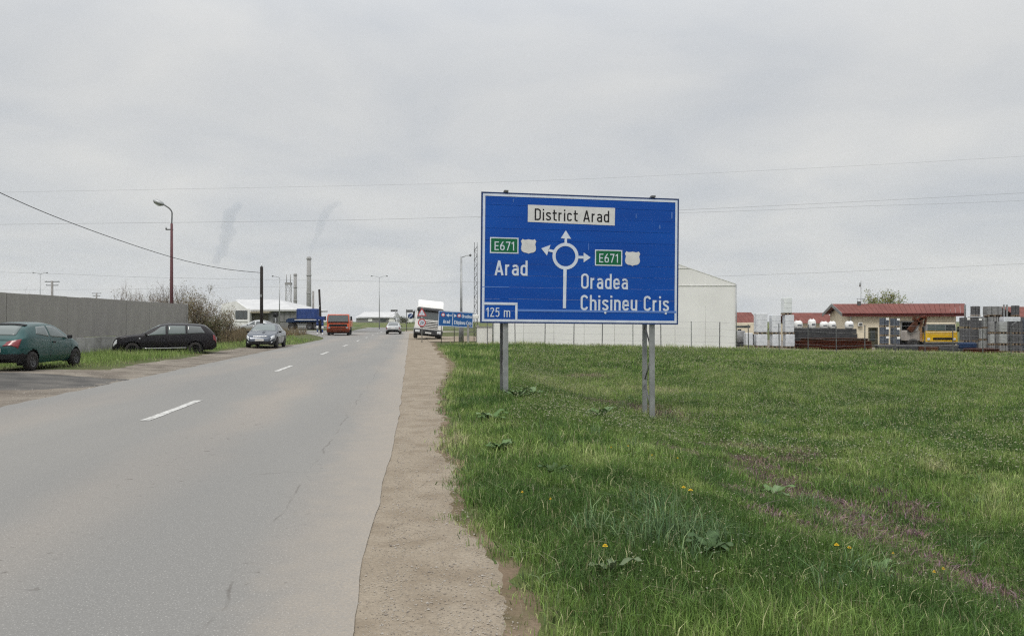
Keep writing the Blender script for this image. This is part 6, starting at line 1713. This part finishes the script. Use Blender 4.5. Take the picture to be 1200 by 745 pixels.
# taller tufts of coarse grass
TX = []; TY = []; TH_ = []
for k in range(150):
    x, y = vis_sample(1, 4.2, 22); x, y = x[0], y[0]
    if field_mask(np.array([x]), np.array([y]))[0] < .9: continue
    q = random.randint(18, 42); r = random.uniform(.05, .14)
    TX += list(x + RNG.normal(0, r, q)); TY += list(y + RNG.normal(0, r, q)); TH_ += list(RNG.uniform(.13, .27, q))
for (px, py, hh, q) in ((790, 700, .34, 150), (750, 712, .27, 100), (830, 712, .28, 110), (700, 690, .24, 70), (770, 660, .26, 70), (1010, 735, .24, 60)):
    x, y = gp(px, py, -.45)
    TX += list(x + RNG.normal(0, .11, q)); TY += list(y + RNG.normal(0, .11, q)); TH_ += list(RNG.uniform(.5, 1.1, q) * hh)
TX, TY, TH_ = map(np.array, (TX, TY, TH_))
o = blades('tall_grass_tufts', TX, TY, TH_, RNG.uniform(.005, .010, len(TX)), RNG.uniform(.1, .9, len(TX)), 2, .8, pal=np.array([(0.058, .115, .048), (.09, .16, .07), (.14, .215, .095), (.20, .26, .12)])); o['kind'] = 'stuff'; o['label'] = 'taller coarse grass tufts'

# low broad-leaved ground weeds in clumps, dry straw
def groundweeds(n, d0, d1, size, hh):
    x, y = vis_sample(n, d0, d1)
    k = RNG.random(n) < field_mask(x, y) * np.clip(fbm(x * .9, y * .9, 151, 3) * 3.2 - 1.2, 0, 1); x, y = x[k], y[k]
    pal = np.array([(.075, .135, .045), (.11, .17, .06), (.15, .20, .09), (.10, .12, .055)])
    o = blades('ground_weeds', x, y, hh * RNG.uniform(.5, 1.4, len(x)), size * RNG.uniform(.6, 1.3, len(x)), np.clip(fbm(x * 1.7, y * 1.7, 153, 2) + RNG.normal(0, .15, len(x)), 0, 1), 2, 1.1, pal=pal); o['kind'] = 'stuff'; o['label'] = 'low broad leaved weeds among the grass'
groundweeds(26000, 4, 11, .017, .075); groundweeds(26000, 11, 24, .028, .10)
def straw(n, d0, d1, w):
    x, y = vis_sample(n, d0, d1); k = RNG.random(n) < field_mask(x, y) * (.2 + .8 * (fbm(x * .6, y * .6, 161, 2) > .52)); x, y = x[k], y[k]
    o = blades('dead_straw', x, y, RNG.uniform(.06, .2, len(x)), w * RNG.uniform(.6, 1.3, len(x)), RNG.random(len(x)), 2, 1.3, pal=np.array([(.36, .32, .20), (.27, .23, .13), (.42, .40, .28)])); o['kind'] = 'stuff'; o['label'] = 'dead pale straw in the grass'
straw(5000, 4, 12, .004); straw(7000, 12, 30, .008)

# pale seed heads of small weeds over the right part of the field
def seedheads(n, d0, d1, px0, px1, size, hgt, cols, name, lab, dens=None):
    x, y = vis_sample(n, d0, d1, px0, px1)
    k = RNG.random(n) < np.clip(field_mask(x, y) * (fbm(x * .45, y * .45, 111, 3) * 2.2 - .45), 0, 1)
    x, y = x[k], y[k]; n = len(x); z = ground_z(x, y); h_ = hgt * RNG.uniform(.6, 1.3, n)
    V = []; an = RNG.uniform(0, PI, n); s = size * RNG.uniform(.6, 1.4, n)
    cx_, cy_ = np.cos(an), np.sin(an); zc = z + h_
    P = lambda a, b, c: np.stack([a, b, c], -1)
    quad1 = np.stack([P(x - cx_ * s, y - cy_ * s, zc), P(x, y, zc - s * .8), P(x + cx_ * s, y + cy_ * s, zc), P(x, y, zc + s * .8)], 1)
    quad2 = np.stack([P(x - s, y, zc + s * .1), P(x, y - s, zc + s * .1), P(x + s, y, zc + s * .1), P(x, y + s, zc + s * .1)], 1)
    w = s * .14
    stem = np.stack([P(x - w, y, z), P(x + w, y, z), P(x + w * .5, y, zc), P(x - w * .5, y, zc)], 1)
    V = np.concatenate([quad1, quad2, stem], 0).reshape(-1, 3)
    c1 = np.asarray(cols)[RNG.integers(0, len(cols), n)]
    C = np.concatenate([np.repeat(c1, 4, 0), np.repeat(c1, 4, 0), np.repeat(np.tile([[.09, .13, .04]], (n, 1)), 4, 0)], 0)
    o = np_mesh(name, V, np.arange(12 * n).reshape(-1, 4), M['grass'], C); o['kind'] = 'stuff'; o['label'] = lab
pale = [(0.36, 0.39, 0.21), (0.27, 0.32, 0.14), (0.46, 0.46, 0.34)]
seedheads(4200, 4.2, 13, 700, 1230, .0055, .15, pale, 'weed_seed_heads', 'tiny pale seed heads over the grass')
seedheads(42000, 11, 30, 600, 1480, .0135, .19, pale, 'weed_seed_heads', 'tiny pale seed heads over the grass')
seedheads(24000, 30, 47, 600, 1480, .022, .22, pale, 'weed_seed_heads', 'tiny pale seed heads over the grass')
# purple-brown dead-nettle patches
X1 = []; Y1 = []
for (cx, cy), rr in PATCH:
    rr = rr * 1.3; q = int(1500 * rr * rr + 150)
    X1 += list(cx + RNG.normal(0, rr * .55, q)); Y1 += list(cy + RNG.normal(0, rr * .55, q))
X1, Y1 = np.array(X1), np.array(Y1)
o = blades('dead_nettle', X1, Y1, RNG.uniform(.04, .12, len(X1)), RNG.uniform(.010, .022, len(X1)), RNG.random(len(X1)), 2, .7,
           pal=np.array([(0.11, .068, .062), (.17, .11, .12), (.25, .16, .20), (.22, .15, .12), (.13, .135, .06)])); o['kind'] = 'stuff'; o['label'] = 'purple brown weeds in patches'

# left verge grass: green strip and dry brown weeds
def verge(n, d0, d1, px0, px1, tmin, tmax, h0, w0, tint0, nm, lab, pal=GREENS, soft=.5):
    x, y = vis_sample(n, d0, d1, px0, px1); s, t = xy2st(x, y)
    ed = -9.75 - 3.2 * (1 - sstep(23.2, 26.5, s)) + (fbm(s * .5, s * 0 + 3.3, 31, 4) - .5) * .8 + 2.05 * sstep(47, 55, s)
    wl = np.interp(y, [27.5, 47], [-18.0, -19.6])
    m = np.clip((ed + tmax - t) / soft, 0, 1) * (t > tmin) * np.where(y < 47.2, x > wl, 1)
    m = m * (.12 + .88 * sstep(23.5, 27.5, s))
    m = m * np.where((s > 66), 0 + (t < -9.4 - (s - 66) * .2), 1)
    k = RNG.random(n) < m * (.45 + fbm(x * 1.2, y * 1.2, 121, 3) * .8)
    x, y = x[k], y[k]
    s, t = xy2st(x, y)
    o = blades(nm, x, y, h0 * (.4 + .6 * sstep(25, 30, s)) * hgt_of(x, y) * RNG.uniform(.5, 1.2, len(x)), w0 * RNG.uniform(.6, 1.4, len(x)), tint0 + .55 * (fbm(x * .5, y * .5, 123, 3) - .45) + RNG.normal(0, .1, len(x)), 1, .4, pal=pal)
    o['kind'] = 'stuff'; o['label'] = lab
verge(60000, 20, 46, -20, 300, -19, .1, .24, .016, .5, 'verge_grass', 'rough green grass between the parked cars and the dirt')
verge(26000, 46, 100, 130, 395, -40, .0, .2, .045, .45, 'verge_grass', 'rough green grass along the left roadside')
dry = np.array([(0.115, 0.085, 0.05), (0.17, 0.125, 0.075), (0.20, 0.155, 0.10), (0.13, 0.12, 0.055)])
def dryweeds(n, d0, d1, px0, px1, tt, h0, w0):
    x, y = vis_sample(n, d0, d1, px0, px1); s, t = xy2st(x, y)
    k = (t < tt) & (RNG.random(n) < .15 + 1.1 * fbm(x * .4, y * .4, 131, 3)); x, y = x[k], y[k]
    o = blades('dry_weeds', x, y, h0 * RNG.uniform(.4, 1.2, len(x)), w0 * RNG.uniform(.5, 1.3, len(x)), RNG.random(len(x)), 1, .3, pal=dry); o['kind'] = 'stuff'; o['label'] = 'tall dry brown weeds on the left'
dryweeds(15000, 46.5, 70, 222, 372, -11.6, .95, .035)
dryweeds(3000, 60, 84, 300, 380, -11.0, .9, .05)
# weeds along the foot of the fence and hall
x = RNG.uniform(-4, 34, 9000); y = RNG.normal(49.6, .35, 9000)
o = blades('fence_weeds', x, y, RNG.uniform(.08, .32, 9000) * (.5 + fbm(x * .8, y * .8, 141, 2)), np.full(9000, .03), RNG.uniform(.4, 1, 9000), 1, .3); o['kind'] = 'stuff'; o['label'] = 'dry weeds along the foot of the fence'

# ------------------------------------------------------------------ broad-leaved weeds (each a plant) and dandelions
def rosette(px, py, zg_, R, n, label, seed, cols, up=.5):
    r = random.Random(seed); x, y = gp(px, py, zg_); z = gz(x, y) + .02
    t = thing('broadleaf_weed', label, 'weed', (x, y, z), r.uniform(0, 6))
    for i in range(n):
        an = 2 * PI * i / n + r.uniform(-.3, .3); L = R * r.uniform(.7, 1.15); w = L * r.uniform(.3, .42); lift = r.uniform(.25, .9) * up
        k = 7; vs = []; c = r.choice(cols)
        for j in range(k):
            f = j / (k - 1); rad_ = L * f * (1 - .12 * f); zz_ = L * lift * math.sin(f * PI * .62) * 1.1 + .02
            ww = w * (.12 + math.sin(min(1, f * 1.08) * PI) ** .8 * .9) * .5 if f < .97 else .002
            wavy = .012 * math.sin(j * 2.1 + i)
            for sg in (-1, 0, 1):
                vs.append((rad_ * math.cos(an) - sg * ww * math.sin(an), rad_ * math.sin(an) + sg * ww * math.cos(an), zz_ + (abs(sg) * .25 * ww) + wavy * sg))
        fs = []
        for j in range(k - 1):
            for q in range(2): fs.append((j * 3 + q, j * 3 + q + 1, j * 3 + q + 4, j * 3 + q + 3))
        V = np.array(vs); C = np.tile([c], (len(vs), 1)) * np.array([.85, 1.12, .85] * k)[:, None]
        o = np_mesh('leaf', V, np.array(fs), M['leaf'], C, smooth=True); o.parent = t
    return t
lg = [(0.095, 0.165, 0.055), (0.12, 0.195, 0.075), (0.15, 0.22, 0.105)]; dg_ = [(0.06, .105, .042), (.075, .12, .05)]
rosette(606, 468, -.02, .38, 12, 'broad leaved weed at the foot of the left sign leg', 1, lg, .5)
rosette(624, 465, -.05, .36, 11, 'second broad leaved weed just right of the left sign leg', 2, lg)
rosette(703, 502, -.45, .40, 11, 'large spiky leaved weed in the grass before the right sign legs', 3, lg, .55)
rosette(586, 540, -.10, .30, 9, 'pale leaved weed near the gravel edge', 4, lg)
rosette(575, 497, -.02, .32, 9, 'broad weed near the gravel below the left sign leg', 5, lg)
rosette(650, 594, -.32, .20, 9, 'small dark leaved weed in the foreground grass', 6, dg_)
rosette(905, 597, -.55, .26, 6, 'weed with wide pale leaves beside the purple patches', 7, lg, .4)
rosette(718, 745, -.38, .20, 4, 'weed with one big pale leaf at the bottom edge of the grass', 8, [(.13, .17, .09)], .55)
rosette(1028, 728, -.5, .16, 6, 'weed with soft grey green leaves at the lower right', 9, lg)
rosette(832, 722, -.42, .22, 9, 'dark bushy weed beside the tall grass tuft', 10, dg_ + lg[:1], .4)
def dandelion(px, py, zg_, r0, label, grp='yellow dandelions in the grass'):
    x, y = gp(px, py, zg_); z = gz(x, y); hg = random.uniform(.13, .18)
    y2 = y - 0; t = thing('dandelion', label, 'flower', (x, y2, z), random.uniform(0, 6), grp)
    MB().path([(0, 0, 0), (.01, 0, hg * .6), (0, .005, hg)], .003, 5).build('stem', M['stemgreen'], t)
    mb = MB(); vs = []; fs = []
    for ring, (rr, zz_) in enumerate(((r0, .004), (r0 * .7, .012), (r0 * .35, .016))):
        for k in range(12):
            a = 2 * PI * (k + ring * .5) / 12; b0 = len(vs)
            vs += [(0, 0, hg + .002 + ring * .002), (rr * math.cos(a - .2), rr * math.sin(a - .2), hg + zz_), (rr * 1.08 * math.cos(a), rr * 1.08 * math.sin(a), hg + zz_ + .002), (rr * math.cos(a + .2), rr * math.sin(a + .2), hg + zz_)]
            fs.append((b0, b0 + 1, b0 + 2, b0 + 3))
    mb.add(vs, fs).build('petals', M['yellowflower'], t, fix=False)
for px, py, zz_, r0, lab in ((801, 630, -.45, .024, 'left dandelion of the pair in the middle foreground'), (809, 634, -.45, .026, 'right dandelion of the pair in the middle foreground'), (709, 722, -.40, .022, 'dandelion at the bottom near the gravel'), (980, 705, -.52, .022, 'orange yellow dandelion, left of the lower right pair'), (995, 701, -.52, .018, 'orange yellow dandelion, right of the lower right pair'), (1105, 689, -.55, .015, 'small dandelion at the right before the purple patch'), (1094, 709, -.55, .014, 'small dandelion at the right, lowest of the three'), (1046, 686, -.55, .013, 'tiny dandelion between the orange pair and the right edge'), (612, 601, -.15, .014, 'tiny dandelion near the gravel edge'), (645, 630, -.3, .012, 'tiny dandelion in the left foreground grass'), (736, 574, -.48, .012, 'tiny dandelion among seed heads below the right sign leg'), (764, 585, -.5, .013, 'tiny dandelion in the mid field, right of the seed heads'), (794, 576, -.5, .014, 'dandelion bud in the mid field, rightmost of the row'), (716, 578, -.45, .012, 'tiny dandelion leftmost of the mid field row')):
    dandelion(px, py, zz_ + .12, r0 * .75, lab)

# ------------------------------------------------------------------ loose pebbles on gravel and dirt
def pebbles(n, s0, s1, tf, size, name, lab):
    s = s0 + (s1 - s0) * RNG.random(n) ** 1.6; a, b = tf(s); t = a + (b - a) * RNG.random(n)
    x, y = st2xy(s, t); z = ground_z(x, y) + .014
    r = size * RNG.uniform(.35, 1, n) * (1 + .9 * (RNG.random(n) < .05))
    base = np.array([(1, 0, 0), (0, 1, 0), (-1, 0, 0), (0, -1, 0), (0, 0, .7), (.7, .7, .35), (-.7, .6, .3)])
    base = np.array([(1, 0, .1), (.3, .9, .1), (-.8, .5, .1), (-.7, -.6, .1), (.4, -.9, .1), (.1, .05, .75)])
    an = RNG.uniform(0, 2 * PI, n); c, s_ = np.cos(an), np.sin(an); sq = RNG.uniform(.6, 1.2, (n, 1))
    bx = base[:, 0][None] * c[:, None] - base[:, 1][None] * s_[:, None] * sq; by = base[:, 0][None] * s_[:, None] + base[:, 1][None] * c[:, None] * sq
    V = np.stack([x[:, None] + bx * r[:, None], y[:, None] + by * r[:, None], z[:, None] + base[:, 2][None] * r[:, None]], -1)
    tri = np.array([(0, 1, 5), (1, 2, 5), (2, 3, 5), (3, 4, 5), (4, 0, 5)])
    Fc = (np.arange(n)[:, None, None] * 6 + tri[None]).reshape(-1, 3)
    pal = np.array([(0.30, .26, .21), (.36, .33, .29), (.22, .19, .16), (.36, .33, .29), (.15, .13, .115)])
    C = np.repeat(pal[RNG.choice(5, n, p=[.36, .28, .2, .1, .06])], 6, 0)
    o = np_mesh(name, V.reshape(-1, 3), Fc, M['leaf'], C); o['kind'] = 'stuff'; o['label'] = lab
pebbles(11000, 3, 24, lambda s: (s * 0 - .16, right_edge(s) - .02), .0065, 'gravel_stones', 'loose stones on the gravel shoulder')
pebbles(6000, 3, 22, lambda s: (s * 0 - .60, s * 0 - .05), .0055, 'gravel_stones', 'loose grit along the asphalt edge')
pebbles(2500, 12, 45, lambda s: (s * 0 - 9.6, s * 0 - 7.4), .016, 'dirt_stones', 'loose stones on the dirt verge')

# ------------------------------------------------------------------ thin spring haze
HZ = bpy.data.materials.new('haze'); HZ.use_nodes = True
t_ = HZ.node_tree; t_.nodes.remove(t_.nodes['Principled BSDF'])
pv = t_.nodes.new('ShaderNodeVolumePrincipled'); pv.inputs['Density'].default_value = 0.00013; pv.inputs['Color'].default_value = (0.90, 0.93, 0.96, 1)
t_.links.new(pv.outputs[0], t_.nodes['Material Output'].inputs['Volume'])
hz = MB().box((0, 600, 61), (3700, 3000, 128)).build('haze', HZ); hz['kind'] = 'stuff'; hz['label'] = 'thin pale haze in the air'
